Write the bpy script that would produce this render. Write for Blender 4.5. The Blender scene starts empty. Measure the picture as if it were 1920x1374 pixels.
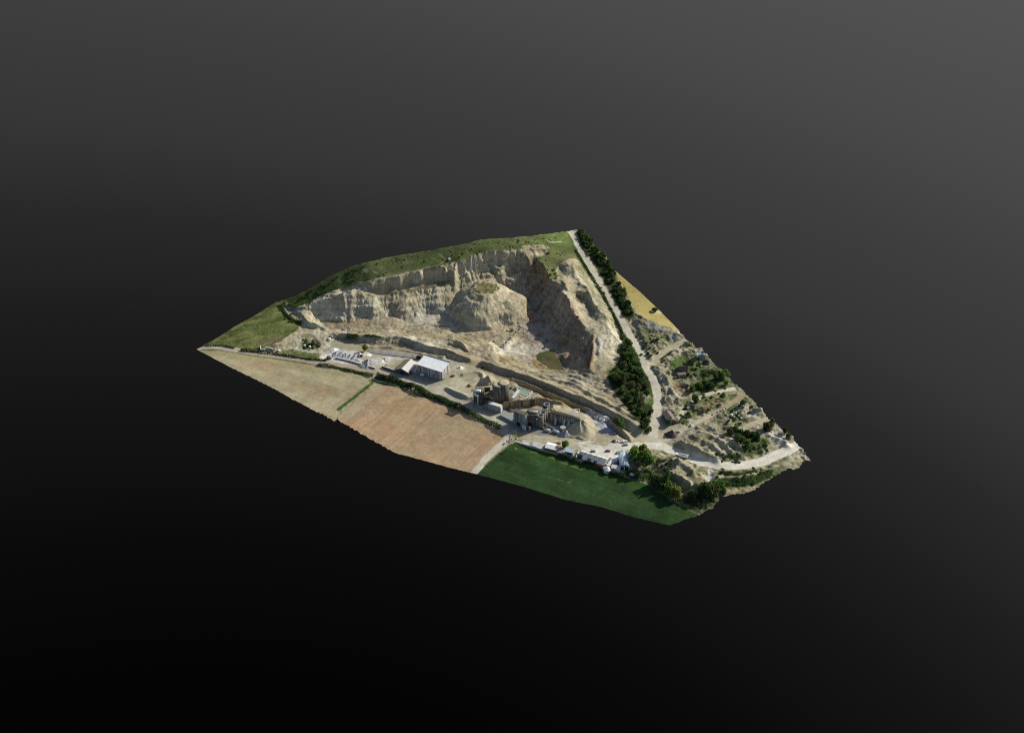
import bpy, math, random
import numpy as np
from mathutils import Vector, Matrix

# ------------------------------------------------------------------ camera model (reads traced points as real places)
EL = math.radians(33.0); DIST = 829.0; FOV = math.radians(45.0)
SE, CE = math.sin(EL), math.cos(EL)
CAM = np.array([0.0, -DIST*CE, DIST*SE])
FW = np.array([0.0, CE, -SE]); UPV = np.array([0.0, SE, CE])
KPX = math.tan(FOV/2)/687.0

def ray(px, py):
    a = (px-960.0)*KPX; b = (687.0-py)*KPX
    return np.array([a, FW[1]+b*UPV[1], FW[2]+b*UPV[2]])

def at(px, py, z=0.0):
    d = ray(px, py); t = (z-CAM[2])/d[2]
    return CAM[0]+d[0]*t, CAM[1]+d[1]*t

def project(x, y, z):
    vx = x-CAM[0]; vy = y-CAM[1]; vz = z-CAM[2]
    dep = vy*FW[1]+vz*FW[2]; up = vy*UPV[1]+vz*UPV[2]
    return 960.0+vx/dep/KPX, 687.0-up/dep/KPX

# ------------------------------------------------------------------ numpy noise
def vnoise(x, y, seed):
    rs = np.random.RandomState(seed); T = rs.rand(256, 256)
    xi = np.floor(x).astype(int); yi = np.floor(y).astype(int)
    fx = x-xi; fy = y-yi
    fx = fx*fx*fx*(fx*(fx*6-15)+10); fy = fy*fy*fy*(fy*(fy*6-15)+10)
    a = T[xi & 255, yi & 255]; b = T[(xi+1) & 255, yi & 255]
    c = T[xi & 255, (yi+1) & 255]; d = T[(xi+1) & 255, (yi+1) & 255]
    return (a*(1-fx)+b*fx)*(1-fy)+(c*(1-fx)+d*fx)*fy

def fbm(x, y, wl, seed, octs=4, gain=0.5):
    r = 0; amp = 1; tot = 0; c, s = math.cos(0.6), math.sin(0.6)
    for o in range(octs):
        xx = (x*c-y*s)/wl; yy = (x*s+y*c)/wl
        r = r+amp*(vnoise(xx+17.3*o, yy-9.1*o, seed+o)-0.5)*2
        tot += amp; amp *= gain; wl *= 0.5; c, s = c*0.8-s*0.6, s*0.8+c*0.6
    return r/tot

def ridged(x, y, wl, seed, octs=3):
    r = 0; amp = 1; tot = 0
    for o in range(octs):
        n = 1-np.abs(vnoise(x/wl+7.7*o, y/wl+3.1*o, seed+o)-0.5)*4
        r = r+amp*n; tot += amp; amp *= 0.5; wl *= 0.5
    return r/tot

def smooth(t):
    t = np.clip(t, 0, 1); return t*t*(3-2*t)

# ------------------------------------------------------------------ traced relief: (px, py, height)
OUT = [(368,655,0),(384,645,1),(400,637,1.5),(440,612,3.5),(480,590,6),(500,577,7),(518,566,9),(535,562,10),(560,552,13),(600,530,18),
 (620,517,21.5),(640,507,24),(660,499,26.5),(690,491,29),(720,484,30),(750,478,31),(800,470,33),(850,461,35),(880,455,36),(900,449.5,36.5),
 (920,447,36),(960,445,34.5),(1000,442,31.5),(1030,438,27.5),(1060,433.5,24),(1070,431.5,22),(1081,431,22),(1100,440,21),(1112,455,20),
 (1119,468,19),(1137,480,18),(1150,505,16),(1160,513,15),(1200,547,12),(1235,580,9),(1272,618,6),(1279,629,7),(1288,636,6),(1297,643,4),
 (1305,652,3),(1314,652,6),(1325,666,6),(1336,679,3),(1350,692,1.5),(1365,705,1),(1378,720,0),(1396,735,1),(1415,753,2.5),(1430,775,2.5),
 (1442,785,2),(1460,800,1.5),(1478,812,1),(1490,826,.5),(1508,845,1),(1520,863,-1),(1505,866,0),(1500,877,-1.5),(1475,880,-1),(1455,893,-2),
 (1430,908,-2.5),(1415,918,-2.5),(1395,926,-3),(1350,932,-3),(1335,955,-3),(1305,968,-3),(1255,985,-3),(1190,970,-3),(1130,951,-3),
 (1060,937,-3),(980,912,-2.5),(890,888,-2),(840,876,-2),(738,848,-2),(722,839,-2),(700,825,-2),(692,823,-2),(672,810,-2),(650,797,-2),
 (636,791,-2),(633,786,-2),(625,789,-2),(600,775,-2),(586,769,-2),(575,762,-2),(545,747,-2),(520,732,-1.5),(480,712,-1),(440,693,-.5),(400,672,-.3)]

def lift(p):
    if p[1] > 580 or p[2] < 5 or p[0] > 1090 or p[0] < 530: return p
    f = 1+.30*min(1, max(0, (1075-p[0])/90))*min(1, max(0, (p[0]-535)/50))
    return (p[0], p[1], p[2]*f)
OUT = [lift(p) for p in OUT]
L = []
def ln(*pts): L.append([lift(p) for p in pts])
# cliff top round the back of the pit
ln((566,575,9),(581,565,12),(599,557,15),(616,549,17),(639,542.5,19),(662,535,20.5),(683,530,21),(709,522,23),(741,517,24),(788,506.5,26),
   (827,500,27),(850,495.5,27.5),(867,488,28.5),(890,479,30),(914,472.5,31),(940,471,30.5),(961,470,30))
ln((962,470,30),(985,466,29.5),(1017,464,28.5),(1024,468,28))
ln((964,476,26.5),(990,481,25.5),(1010,477,25),(1022,475,25))
ln((1000,483.5,25),(1008,487,25),(1014,493,24.5),(1019,499,24),(1025,515,23),(1032,525,21),(1038,529,20.5),(1043,526,22.5),(1047,523,24),(1057,531,23.5),
   (1064,540,21.5),(1062,545,18.5),(1055,544,19.5),(1051.5,546,21),(1062.5,558.7,20.5),(1067,575,19),(1073.5,578,18),(1080,596,16),(1089,603,14.5),(1100,615,12.5))
# foot of the upper cliff and the bench under it
ln((581,580,4),(600,574,6),(637,563,9),(684,549,12),(709,543,13.5),(741,538,14.5),(780,530,15.5),(835,522,16.5),(842,516,18),(867,511,18.5),(922,497.6,20),(945,494.5,19.5),(969,494.5,18),(985,500,16.5))
ln((725,551,12),(760,546,13),(800,539,13.5),(838,530,14),(850,523,15.5),(880,519,15.5),(922,513,15.5),(958,507,15),(985,512,13))
# foot of the second step
ln((597,588,4.5),(620,594,3.4),(650,594,3),(688,593,2.6)); ln((745,578,6),(775,569,6),(800,564,6.5),(838,556,8),(870,546,7)); ln((742,592,.5),(757,603,-1.5),(775,596,-1.5),(800,592,-1.8),(835,590,-2)); ln((606,604,-1.5),(640,605,-1),(665,602.5,-.3))
ln((795,571,5),(819,569,5.5),(839,561,7))
ln((702,556,12),(700,575,8),(690,601,-1))
ln((702,556,12),(720,572,7.5),(739,590,1))
ln((640,609,-1),(665,605,-.3),(688,601.5,.3),(715,596,.8),(735,592,1))
ln((606,619,-3),(631,617,-3),(660,622,-3),(682,625,-3.2),(720,620,-3.2),(756,614,-3),(775,606,-3))
ln((650,611,-.2),(688,605,0),(730,603,.2),(745,601,.2))
ln((588,590,4),(597,601,0),(606,612,-2.5))
# front lip on the west end
ln((560,583,10),(568,592,8.5),(578,600,7),(592,609,4.5),(603,610,4),(612,619,1))
ln((530,571,7.5),(545,583,6),(558,594,5))
ln((566,611,1),(590,617,.5),(614,622,0),(640,634,0))
ln((545,601,5),(566,608,2.5))
# pit floor
ln((760,628,-2.5),(800,630,-2.5),(840,632,-3)); ln((780,640,-2),(820,648,-2),(860,655,-2.2)); ln((850,620,-3),(880,630,-3.2),(930,630,-3.6),(975,618,-4))
ln((838,640,-1.0),(858,645,-.9),(874,653,-1),(888,660,-1.2)); ln((838,646,-3),(860,652,-3),(878,661,-3)); ln((928,656,-2.8),(944,647,-2.8),(957,633,-2.9),(971,620,-2.8),(986,611,-2.6)); ln((934,661,-6),(949,653,-6),(962,639,-6),(977,625,-6),(993,616,-6)); ln((770,612,-1),(800,604,-1),(830,606,-1.5)); ln((765,618,-2.6),(800,610,-2.6),(832,612,-3))
ln((1000,640,-6),(1020,640,-6.5)); ln((950,664,-5.8),(990,655,-6.6)); ln((985,600,-4.5),(1005,615,-5.5))
ln((940,678,-6),(960,676,-6.5),(1000,684,-7)); ln((955,560,1),(984,557,-1),(990,580,-3.5)); ln((915,505,16),(935,530,8),(952,545,3))
ln((985,530,8),(990,545,3)); ln((1005,560,0),(1010,580,-3))
# pit floor against the east wall
ln((1000,572,-2),(1013,590,-4.5),(1028,618,-5.5),(1040,648,-7),(1051,675,-7.8),(1060,689,-8))
ln((1035,560,9),(1045,590,6),(1062,630,2),(1075,660,-2),(1072,680,-5))
ln((998,497,17),(1012,520,12),(1022,545,7))
# the bright tongue of sand and its ledge
ln((917,643,1.5),(922,650,1.8),(928,660,.5),(937,676,-3)); ln((905,655,0),(912,668,-.8)); ln((945,668,-6),(935,652,-5),(926,643,-3.5))
# haul road on the east rim
ln((1098,620,11),(1097,640,8),(1091,662,4),(1080,680,0),(1066,694,-3.5)); ln((1103,622,11),(1103,640,8.3),(1098,662,4.3),(1090,690,0),(1085,697,-1))
ln((1112,632,12.5),(1112,650,10.5),(1109,670,7.5),(1104,690,4)); ln((1101,690,2.5),(1104,702,1),(1110,722,0))
# spoil heaps between the pit and the upper road
ln((1052,497,23),(1058,490,25),(1065,487.6,25),(1075,503,24),(1086,522,22),(1097,540,20.5),(1110,558,18.5),(1122,577,17),(1134,595,15),(1144,612,14.2))
ln((1082,484,18.5),(1095,502,17),(1112,527,14.5),(1127,549,12.5),(1149,584,9),(1157,614,7),(1169,650,4.5),(1160,668,3.5),(1150,676,3))
ln((1048,505,19),(1052,516,17.5),(1058,520,17.5)); ln((1072,545,18),(1085,535,18.5)); ln((1079,553,15.5),(1083,560,13),(1088,572,12.5))
ln((1097,557,15),(1102,575,11.5),(1106,590,10.5),(1113,604,10.5)); ln((1070,545,19),(1090,550,18),(1098,548,18.5))
ln((1118,622,13.5),(1124,635,13.5),(1127,650,11.5),(1122,660,10)); ln((1144,612,14.2),(1148,628,13.5),(1146,645,11),(1138,655,9))
ln((1117,665,7),(1128,690,4),(1135,705,2.5)); ln((1115,640,10),(1113,655,8)); ln((1140,690,3),(1150,700,2))
# hollow of the wood
ln((1140,712,1),(1155,730,0),(1180,750,0),(1200,770,0)); ln((1175,690,2),(1195,715,1.5),(1210,745,1),(1205,780,0))
# dikes between the pit and the works
ln((625,624.5,3.5),(647,628,4.2),(672,630,4.6),(706,631.5,4.8),(752,633.5,4.5),(768,640,4.3),(785,645,4.2),(815,652,4),(847,660,4),(872,670,3.4),(882,674,2))
ln((622,630,.3),(640,635,0),(660,641,0),(706,648,0),(753,650,0),(785,656.5,0),(815,663,0),(847,669.5,0),(880,681,0))
ln((625,622,0),(660,625,-1),(706,627,-1.5),(752,628.5,-2)); ln((790,640,-.5),(847,654,-1.5),(880,664,-1.5))
ln((901,677,3.5),(920,683,4.5),(940,690,4.6),(961,697,4.8),(985,706,5),(1010,715,5),(1030,724,5.2),(1050,732,5.2),(1070,740,5.2),(1090,748,5.2),(1117,759,5),(1140,770,5),(1165,785,4.8),(1185,794,4.4),(1203,801,3.6))
ln((899,684,0),(918,693,.5),(940,700,.8),(961,706.5,1),(985,715,1),(1010,724,1),(1050,741,1),(1090,757,1),(1117,768,1),(1140,780,1),(1160,794,1),(1185,811,.5),(1197,824,0))
ln((960,711,2),(985,719,2.2),(1010,729,2.2),(1050,746,2.2),(1090,762,2.2),(1117,774,2),(1140,786,1.8),(1165,806,1.2),(1182,826,.2))
ln((975,726,-1.5),(1010,740,-3),(1050,757,-3.4),(1090,773,-3.4),(1117,785,-3.2),(1140,798,-3),(1160,812,-2.8),(1176,826,-2))
ln((950,722,1.5),(965,723,4),(985,729.5,4.5),(1003,737,5),(1020,745,5.5),(1040,755,6.5),(1065,763,7),(1085,769,6.8),(1098,775,5),(1112,788,1)); ln((1118,793,0),(1132,802,0),(1152,815,0),(1168,829,0))
ln((956,752.5,5),(980,749,5.5),(993,746.5,5.5),(1011,742,5.5),(1022,745,5.8)); ln((957,764,0),(980,761.5,0),(997,759.5,0),(1011,758,0),(1022,761,.5),(1030,766,3)); ln((962,738,4.5),(985,742,5),(1005,741,5.5)); ln((948,730,2),(950,745,1.5),(952,757,1))
ln((1032,768.5,7.2),(1050,773,7.2),(1087,783.5,7),(1098,780,6.5)); ln((1050,765,7),(1075,772,7),(1093,776,6.6)); ln((1031,786,-.3),(1050,791,-.3),(1087,801,-.3)); ln((1040,762,6.5),(1033,765,6.5)); ln((1108,784,3.5),(1100,800,0))
ln((902,722,0),(910,714,2.5),(922,707,2.5),(930,708,0)); ln((866,702,.8),(890,697,2.2),(903,702,2),(905,710,0)); ln((838,727,.3),(852,733,2),(872,741,2.2),(888,744,1.8)); ln((836,731,0),(850,740,0),(872,749,0),(890,753,0))
ln((900,668,-2),(930,683,-2.5),(960,690,-4),(985,697,-4)); ln((1000,690,-6.5),(1030,696,-7),(1062,699,-5.5)); ln((1030,712,2.5),(1060,718,2),(1090,728,1.5),(1120,742,1),(1150,762,1))
ln((1045,716,2),(1060,704,-1),(1085,712,0),(1105,735,0.5)); ln((1110,742,1.5),(1130,758,2.6)); ln((1010,712,3),(1022,704,.5),(1030,712,1.5))
ln((1212,808,1.2),(1207,818,0)); ln((1180,778,2.5),(1200,790,2.5),(1211,803,1.5)); ln((1190,775,0),(1212,795,0))
# works yard, fields and their step
ln((620,652,0),(690,664,0),(740,672,0),(790,690,0),(850,700,0),(880,720,0)); ln((640,672,0),(720,690,0),(780,706,0),(840,725,0)); ln((860,690,0),(890,700,0)); ln((900,760,0),(950,790,0),(1000,800,0),(1060,825,0),(1140,840,0))
ln((960,770,0),(1010,780,0),(1020,805,0),(1060,812,0)); ln((1100,805,0),(1150,825,0))
ln((640,693,-.4),(700,712,-.5),(760,728,-.5),(850,760,-.5),(940,802,-.5))
ln((966,827,0),(990,833,0),(1020,842,0),(1050,850,0),(1085,858,0),(1133,873,0),(1160,882,0),(1185,886,-.5)); ln((966,831,-2.5),(990,838,-2.5),(1020,847.5,-2.5),(1050,857,-2.5),(1090,868,-2.5),(1140,887,-2.6),(1185,899,-2.6),(1230,920,-2.8),(1290,955,-3))
ln((500,700,-1),(600,745,-1.5),(650,760,-1.6)); ln((700,760,-1.3),(800,800,-1.6),(900,845,-1.6)); ln((900,875,-2),(1000,890,-2.6),(1100,920,-2.8),(1220,960,-3))
ln((470,640,1.5),(520,610,4.5),(480,620,3.5),(440,640,1.5)); ln((510,655,.5),(540,645,.8),(570,635,.8),(600,640,.2)); ln((540,660,0),(600,668,0))
# eastern scrub
ln((1192,600,10.5),(1215,608,10.5),(1240,617,9.5),(1262,624,8),(1277,630,7)); ln((1190,585,11.5),(1205,592,11.5),(1240,607,9.5),(1272,618.5,6.3)); ln((1205,618,7),(1235,635,5),(1262,640,4),(1275,640,4))
ln((1193,602,8.6),(1201,628,7.2),(1213,650,6.4),(1222,668,5.2),(1224,685,3)); ln((1186,602,7.5),(1196,628,6),(1207,648,5),(1215,668,4.5))
ln((1240,660,2.8),(1228,682,2)); ln((1234,690,3),(1243,702,3.2),(1251,715,3.2),(1266,740,2.6)); ln((1230,702,1.8),(1241,728,.9),(1252,745,1)); ln((1250,700,2),(1262,715,1.8),(1300,740,1))
ln((1280,690,1.5),(1310,700,1.5),(1340,705,1)); ln((1262,770,.5),(1240,790,0),(1260,820,0)); ln((1300,770,1.5),(1350,760,2),(1400,780,2),(1420,800,1.5)); ln((1330,800,2),(1380,840,2),(1420,850,.5)); ln((1280,835,4),(1300,845,4.5),(1330,855,4.5)); ln((1272,838,.4),(1292,850,.4),(1325,864,.4))
ln((1235,848,1),(1260,865,3),(1300,885,4),(1320,890,3.5)); ln((1245,880,2),(1262,886,4),(1285,902,4.5),(1305,912,4),(1322,908,3)); ln((1232,885,-1.5),(1258,905,-2),(1285,920,-2.5),(1330,922,-2.8),(1400,915,-2.8)); ln((1222,858,1),(1232,875,0),(1250,898,-2))
ln((1340,885,0),(1380,888,1),(1430,878,1),(1480,855,1)); ln((1350,905,-1),(1400,902,0),(1450,882,0)); ln((1185,890,-1),(1215,900,-2)); ln((1331,880,0),(1334,905,-1))
ln((1175,840,0),(1215,845,0)); ln((1450,830,2),(1480,830,2))

ROADS = {  # name: (width in metres, centre line)
 'long': (7.4, [(1070,432,22),(1080,450,20.5),(1090,470,18.5),(1103,492,16.5),(1117,517,14.5),(1130,540,12.5),(1143,562,11),(1158,588,9),(1170,608,7.5),(1183,630,6),(1195,650,5),(1205,668,4),(1213,690,3),(1225,712,2),(1232,735,1),(1233,755,.5),(1231,775,.2),(1227,797,0),(1226,818,0),(1238,836,0)]),
 'low': (9.5, [(1150,838,0),(1190,836,0),(1235,836,0),(1262,845,0),(1290,857,0),(1320,867,0),(1350,872.5,0),(1390,873,0),(1425,867,0),(1450,857,0),(1475,845,.2),(1498,834,.5)]),
 'lane': (7, [(368,655,0),(385,650.5,0),(410,651,.3),(440,656.5,.3),(470,661,.2),(500,664.5,0),(540,670,0),(580,676,0),(620,682,0),(660,689,0),(700,698,0),(740,706,0),(790,720,0),(830,738,0),(870,757,0),(905,778,0),(935,797,0),(955,813,0)]),
 'path': (6, [(962,810,0),(945,829,-.6),(915,856,-1.2),(888,888,-2)]),
 'dump': (4.6, [(1242,828,0),(1262,817,.2),(1290,800,.8),(1330,781,1.5),(1365,761,1.8),(1396,739,1.2)]),
 'mid': (4, [(1272,785,.3),(1282,771,.5),(1300,753,1),(1322,741,1),(1345,735,1),(1376,728,.3)]),
 'side': (6.5, [(1226,682,2.2),(1243,661,2.8),(1262,651,3),(1287,638,5.2)]),
 'spur': (4, [(1388,806,1.5),(1410,795,2),(1443,784,2)]),
}

# ------------------------------------------------------------------ height field
H = 0.7
P0 = np.array([at(*p) for p in OUT])
X0, Y0 = P0.min(0)-12; X1, Y1 = P0.max(0)+12
NX = int((X1-X0)/H)//32*32+32; NY = int((Y1-Y0)/H)//32*32+32
gx = X0+H*np.arange(NX); gy = Y0+H*np.arange(NY)
GX, GY = np.meshgrid(gx, gy, indexing='ij')

def poly3(pts):
    w = np.array([(*at(*p), p[2]) for p in pts]); return w

def densify(w, step=0.3):
    out = []
    for a, b in zip(w[:-1], w[1:]):
        n = max(2, int(np.linalg.norm(b-a)/step)); t = np.linspace(0, 1, n, endpoint=False)[:, None]
        out.append(a+(b-a)*t)
    out.append(w[-1:]); return np.concatenate(out)

def catmull(w, per=6):
    w = np.asarray(w); out = []
    for i in range(len(w)-1):
        p0 = w[max(i-1, 0)]; p1 = w[i]; p2 = w[i+1]; p3 = w[min(i+2, len(w)-1)]
        for k in range(per):
            t = k/per
            out.append(0.5*((2*p1)+(-p0+p2)*t+(2*p0-5*p1+4*p2-p3)*t*t+(-p0+3*p1-3*p2+p3)*t**3))
    out.append(w[-1]); return np.array(out)

def dist_line(w):
    """distance of every grid point near a world polyline and the height of its nearest point"""
    D = np.full((NX, NY), 1e3); Z = np.zeros((NX, NY)); R = 22
    for a, b in zip(w[:-1], w[1:]):
        i0 = max(0, int((min(a[0], b[0])-R-X0)/H)); i1 = min(NX, int((max(a[0], b[0])+R-X0)/H)+1)
        j0 = max(0, int((min(a[1], b[1])-R-Y0)/H)); j1 = min(NY, int((max(a[1], b[1])+R-Y0)/H)+1)
        if i1 <= i0 or j1 <= j0: continue
        x = GX[i0:i1, j0:j1]-a[0]; y = GY[i0:i1, j0:j1]-a[1]
        ux, uy = b[0]-a[0], b[1]-a[1]; q = ux*ux+uy*uy+1e-9
        t = np.clip((x*ux+y*uy)/q, 0, 1); d = np.hypot(x-t*ux, y-t*uy)
        m = d < D[i0:i1, j0:j1]
        D[i0:i1, j0:j1][m] = d[m]; Z[i0:i1, j0:j1][m] = (a[2]+(b[2]-a[2])*t)[m]
    return D, Z

CM = np.zeros((NX, NY)); CV = np.zeros((NX, NY))
def constrain(w):
    p = densify(w); i = np.clip(((p[:, 0]-X0)/H+.5).astype(int), 0, NX-1); j = np.clip(((p[:, 1]-Y0)/H+.5).astype(int), 0, NY-1)
    np.add.at(CM, (i, j), 1); np.add.at(CV, (i, j), p[:, 2])
constrain(poly3(OUT+OUT[:1]))
for pts in L: constrain(poly3(pts))
m = CM > 0; CV[m] /= CM[m]; CM = m.astype(float)
RD = {}
for k, (w, pts) in ROADS.items():
    D, Z = dist_line(catmull(poly3(pts))); RD[k] = D
    mm = D < w*0.5
    CM[mm] = 1; CV[mm] = Z[mm]

def solve(cm, cv):
    lv = [(cm, cv)]
    while min(lv[-1][0].shape) > 24:
        c, v = lv[-1]; a, b = c.shape
        if a % 2 or b % 2: c = np.pad(c, ((0, a % 2), (0, b % 2))); v = np.pad(v, ((0, a % 2), (0, b % 2)))
        s = lambda q: q[::2, ::2]+q[1::2, ::2]+q[::2, 1::2]+q[1::2, 1::2]
        n = s(c); lv.append(((n > 0).astype(float), np.where(n > 0, s(c*v)/np.maximum(n, 1), 0)))
    z = None
    for c, v in lv[::-1]:
        if z is None: z = np.full(c.shape, v[c > 0].mean() if (c > 0).any() else 0.0)
        else:
            z = np.repeat(np.repeat(z, 2, 0), 2, 1)[:c.shape[0], :c.shape[1]]
        fixed = c > 0
        for it in range(160 if c.size < 2e5 else 90):
            z[fixed] = v[fixed]
            p = np.pad(z, 1, mode='edge')
            z = 0.25*(p[2:, 1:-1]+p[:-2, 1:-1]+p[1:-1, 2:]+p[1:-1, :-2])
    return z
Z = solve(CM, CV)

def blur(a, n=1):
    for _ in range(n):
        p = np.pad(a, 1, mode='edge'); a = (p[2:, 1:-1]+p[:-2, 1:-1]+p[1:-1, 2:]+p[1:-1, :-2]+2*p[1:-1, 1:-1])/6
    return a
Z = blur(Z, 2)

# the free-standing hill in the pit
MX, MY = at(910, 539, 23.0)
ang = np.arctan2(GY-MY, GX-MX); rad = np.hypot(GX-MX, GY-MY)
wob = 1+0.06*np.sin(3*ang+1.0)+0.05*fbm(GX, GY, 18, 41, 3)+0.05*np.sin(7*ang+.5)*np.exp(-((rad-34)/14)**2)
rr = rad/wob/1.16
prof = np.interp(rr, [0, 11, 13, 21, 28, 31.5, 33.5, 36.5, 40, 46], [22.4, 23, 21.8, 15.2, 9.8, 7.4, 1.8, -2.4, -4.2, -30])
prof = prof+np.where(rr < 12, (MY-GY)*-0.10, 0)                    # the cap leans towards the viewer
shelf = smooth(1-np.abs(ang+2.3)/0.75)*smooth((rr-17)/3)*smooth((31-rr)/3)
prof = prof+2.0*shelf
ledge = smooth((0.55-np.abs(ang+0.25))/0.3)*smooth((rr-20)/4)*smooth((36-rr)/2)
prof = prof+2.2*ledge
MOUND = (prof > Z-0.2) & (rad < 54)
Z = np.maximum(Z, prof)

# ------------------------------------------------------------------ traced areas
def inside(px, py, poly):
    r = np.zeros(px.shape, bool); n = len(poly)
    for i in range(n):
        x0, y0 = poly[i][:2]; x1, y1 = poly[(i+1) % n][:2]
        if y0 == y1: continue
        c = ((y0 > py) != (y1 > py)) & (px < (x1-x0)*(py-y0)/(y1-y0)+x0)
        r ^= c
    return r
RIMPX = [(1000,483),(1024,478),(1027,471),(1019,462.5),(985,464.5),(961,469),(914,471.5),(890,478),(867,487),(827,499),(788,505.5),(741,516),(709,521),(683,529),(662,534),(639,541.5),(616,548),(581,564),(566,573),(545,573),(536,566)]
A = {}
A['grassy_hill'] = [p[:2] for p in OUT if p[0] >= 530 and p[1] < 563 and p[0] <= 1061]+[(1060,430),(1069,440),(1090,474),(1112,513),(1104,517),(1095,505),(1080,484),(1068,485),(1056,489),(1046,497),(1041,507),(1046,517),(1043,524),(1034,524),(1028,515),(1020,499),(1008,486)]+RIMPX
A['meadow'] = [(372,651),(384,640),(400,633),(440,608),(480,586),(518,562),(538,558),(534,567),(530,573),(533,586),(545,600),(566,608),(560,616),(535,633),(512,646),(500,652),(488,655),(470,656),(440,651),(410,645),(388,645)]
A['ploughed_field'] = [(366,657),(385,655),(410,655.5),(450,662.5),(500,669),(540,675),(580,681),(600,685),(640,694),(680,705),(698,714),(690,722),(634,768),(631,792),(575,768),(520,738),(440,697)]
A['stubble_field'] = [(704,719),(716,718),(740,726),(800,746),(860,771),(920,799),(943,811),(941,822),(920,841),(878,893),(738,856),(690,828),(636,796),(634,790),(641,772)]
A['crop_field'] = [(964,831),(990,838),(1020,847),(1060,858),(1090,868),(1140,886),(1185,898),(1218,910),(1265,940),(1303,958),(1310,966),(1255,995),(1130,960),(980,920),(884,892),(905,876),(940,847),(956,833)]
A['yard'] = [(598,676),(600,663),(612,650),(628,640),(640,640),(690,652),(750,653),(790,662),(850,674),(885,685),(897,690),(930,712),(975,732),(1010,746),(1050,763),(1100,779),(1130,798),(1160,816),(1175,832),(1232,800),(1246,770),(1275,800),(1300,790),(1285,815),(1250,835),(1225,842),(1180,846),(1176,880),(1140,872),(1085,857),(1020,843),(967,828),(950,820),(900,785),(860,760),(800,730),(740,712),(700,704),(640,690)]
A['wheat_field'] = [(1160,508),(1205,545),(1240,578),(1282,624),(1270,617),(1245,610),(1220,601),(1197,589),(1188,575),(1180,560),(1172,545),(1163,530),(1155,516)]
A['scrubland'] = [(1190,588),(1200,590),(1222,602),(1246,611),(1285,622),(1540,850),(1520,900),(1400,940),(1330,960),(1300,962),(1260,935),(1215,905),(1185,895),(1180,870),(1180,846),(1225,842),(1250,835),(1232,800),(1238,760),(1230,720),(1215,690),(1200,655),(1180,620)]
A['pond'] = [(999,668),(1008,661),(1022,657),(1034,657),(1042,664),(1052,679),(1059,690),(1044,691.5),(1027,688),(1013,680)]

# rough ground before the fine relief, so that areas can be read at their true places
PX, PY = project(GX, GY, Z)
inA = {k: inside(PX, PY, v) for k, v in A.items()}
flat = inA['ploughed_field'] | inA['stubble_field'] | inA['crop_field'] | inA['yard'] | inA['wheat_field'] | inA['pond']
calm = inA['grassy_hill'] | inA['meadow']
roadd = np.min([RD[k]-ROADS[k][0]*.5 for k in RD], 0)
wild = (1-blur(flat.astype(float), 4))*smooth(roadd/2.5)
pit = wild*(1-blur(calm.astype(float), 3))*(1-blur(inA['scrubland'].astype(float), 4))
scrub = wild*blur(inA['scrubland'].astype(float), 4)

# scalloped cliffs: shift the ground sideways by noise
def sample(a, x, y):
    fx = np.clip((x-X0)/H, 0, NX-1.001); fy = np.clip((y-Y0)/H, 0, NY-1.001)
    i = fx.astype(int); j = fy.astype(int); fx -= i; fy -= j
    return (a[i, j]*(1-fx)+a[i+1, j]*fx)*(1-fy)+(a[i, j+1]*(1-fx)+a[i+1, j+1]*fx)*fy
dkd, _ = dist_line(catmull(np.array([(*at(px, py, 2), 0) for px, py in [(890,680),(940,697),(985,713),(1030,731),(1070,746),(1117,767),(1165,795),(1205,812)]])))
near_dike = np.exp(-(dkd/16)**4)
pit = pit*(1-.65*near_dike)
wx = (fbm(GX, GY, 17, 3, 3)*3.6)*pit; wy = (fbm(GX+300, GY, 17, 5, 3)*3.6)*pit
rimd, _ = dist_line(poly3([lift(p) for p in ((581,565,12),(616,549,17),(639,542.5,19),(662,535,20.5),(683,530,21),(709,522,23),(741,517,24),(788,506.5,26),(827,500,27),(850,495.5,27.5),(867,488,28.5),(890,479,30),(914,472.5,31),(961,470,30))]))
up_ = np.exp(-(rimd/13)**2)
spur = (np.clip(ridged(GX, GY, 17, 301, 2), -.2, 1)*3.2*(.25+up_)+np.clip(ridged(GX, GY, 7, 305, 1), -.2, 1)*.9*up_+fbm(GX, GY, 26, 307, 3)*3.0*(1-up_))*(1-.8*MOUND)
Z = sample(Z, GX+wx-.47*spur*pit, GY+wy+.88*spur*pit)
gzx, gzy = np.gradient(Z, H); slope = np.hypot(gzx, gzy)
steep = smooth((slope-.25)/.6)
hard = 1-.6*smooth((GX-35)/30)
eastw = inside(PX, PY, [(1000,490),(1022,505),(1045,535),(1068,560),(1090,600),(1100,640),(1080,690),(1060,695),(1030,640),(1005,590),(985,540)])
eastw = blur(eastw.astype(float), 5); es = GX*.80+GY*.55; et = -GX*.55+GY*.80+2.5*fbm(GX, GY, 22, 321, 2)
score = fbm(et/2.6, es/17, 1, 323, 3); Z = Z+eastw*(score*.9+fbm(GX, GY, 15, 325, 3)*2.4)
slope_e = blur(inside(PX, PY, [(1080,488),(1112,520),(1150,580),(1173,650),(1150,674),(1135,645),(1144,612),(1122,577),(1097,540),(1075,503)]).astype(float), 4); score_e = fbm((GX*.5+GY*.86)/2.8, (GX*.86-GY*.5)/18, 1, 331, 3); Z = Z+slope_e*score_e*.8
lam = 4.6; ph_ = Z/lam*2*math.pi+fbm(GX, GY, 26, 311, 3)*5; Z = Z+pit*smooth((slope-.35)/.5)*hard*(1-.75*MOUND)*.95*lam/(2*math.pi)*np.sin(ph_)
Z = Z+pit*(fbm(GX, GY, 11, 11, 4)*(.45+.9*steep)+ridged(GX, GY, 7, 21, 2)*steep*.3)
hum = ridged(GX*.8+GY*.5, GY-GX*.3, 13, 31, 3)
hum = hum+0.6*ridged(GX, GY, 6, 33, 2)
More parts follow.
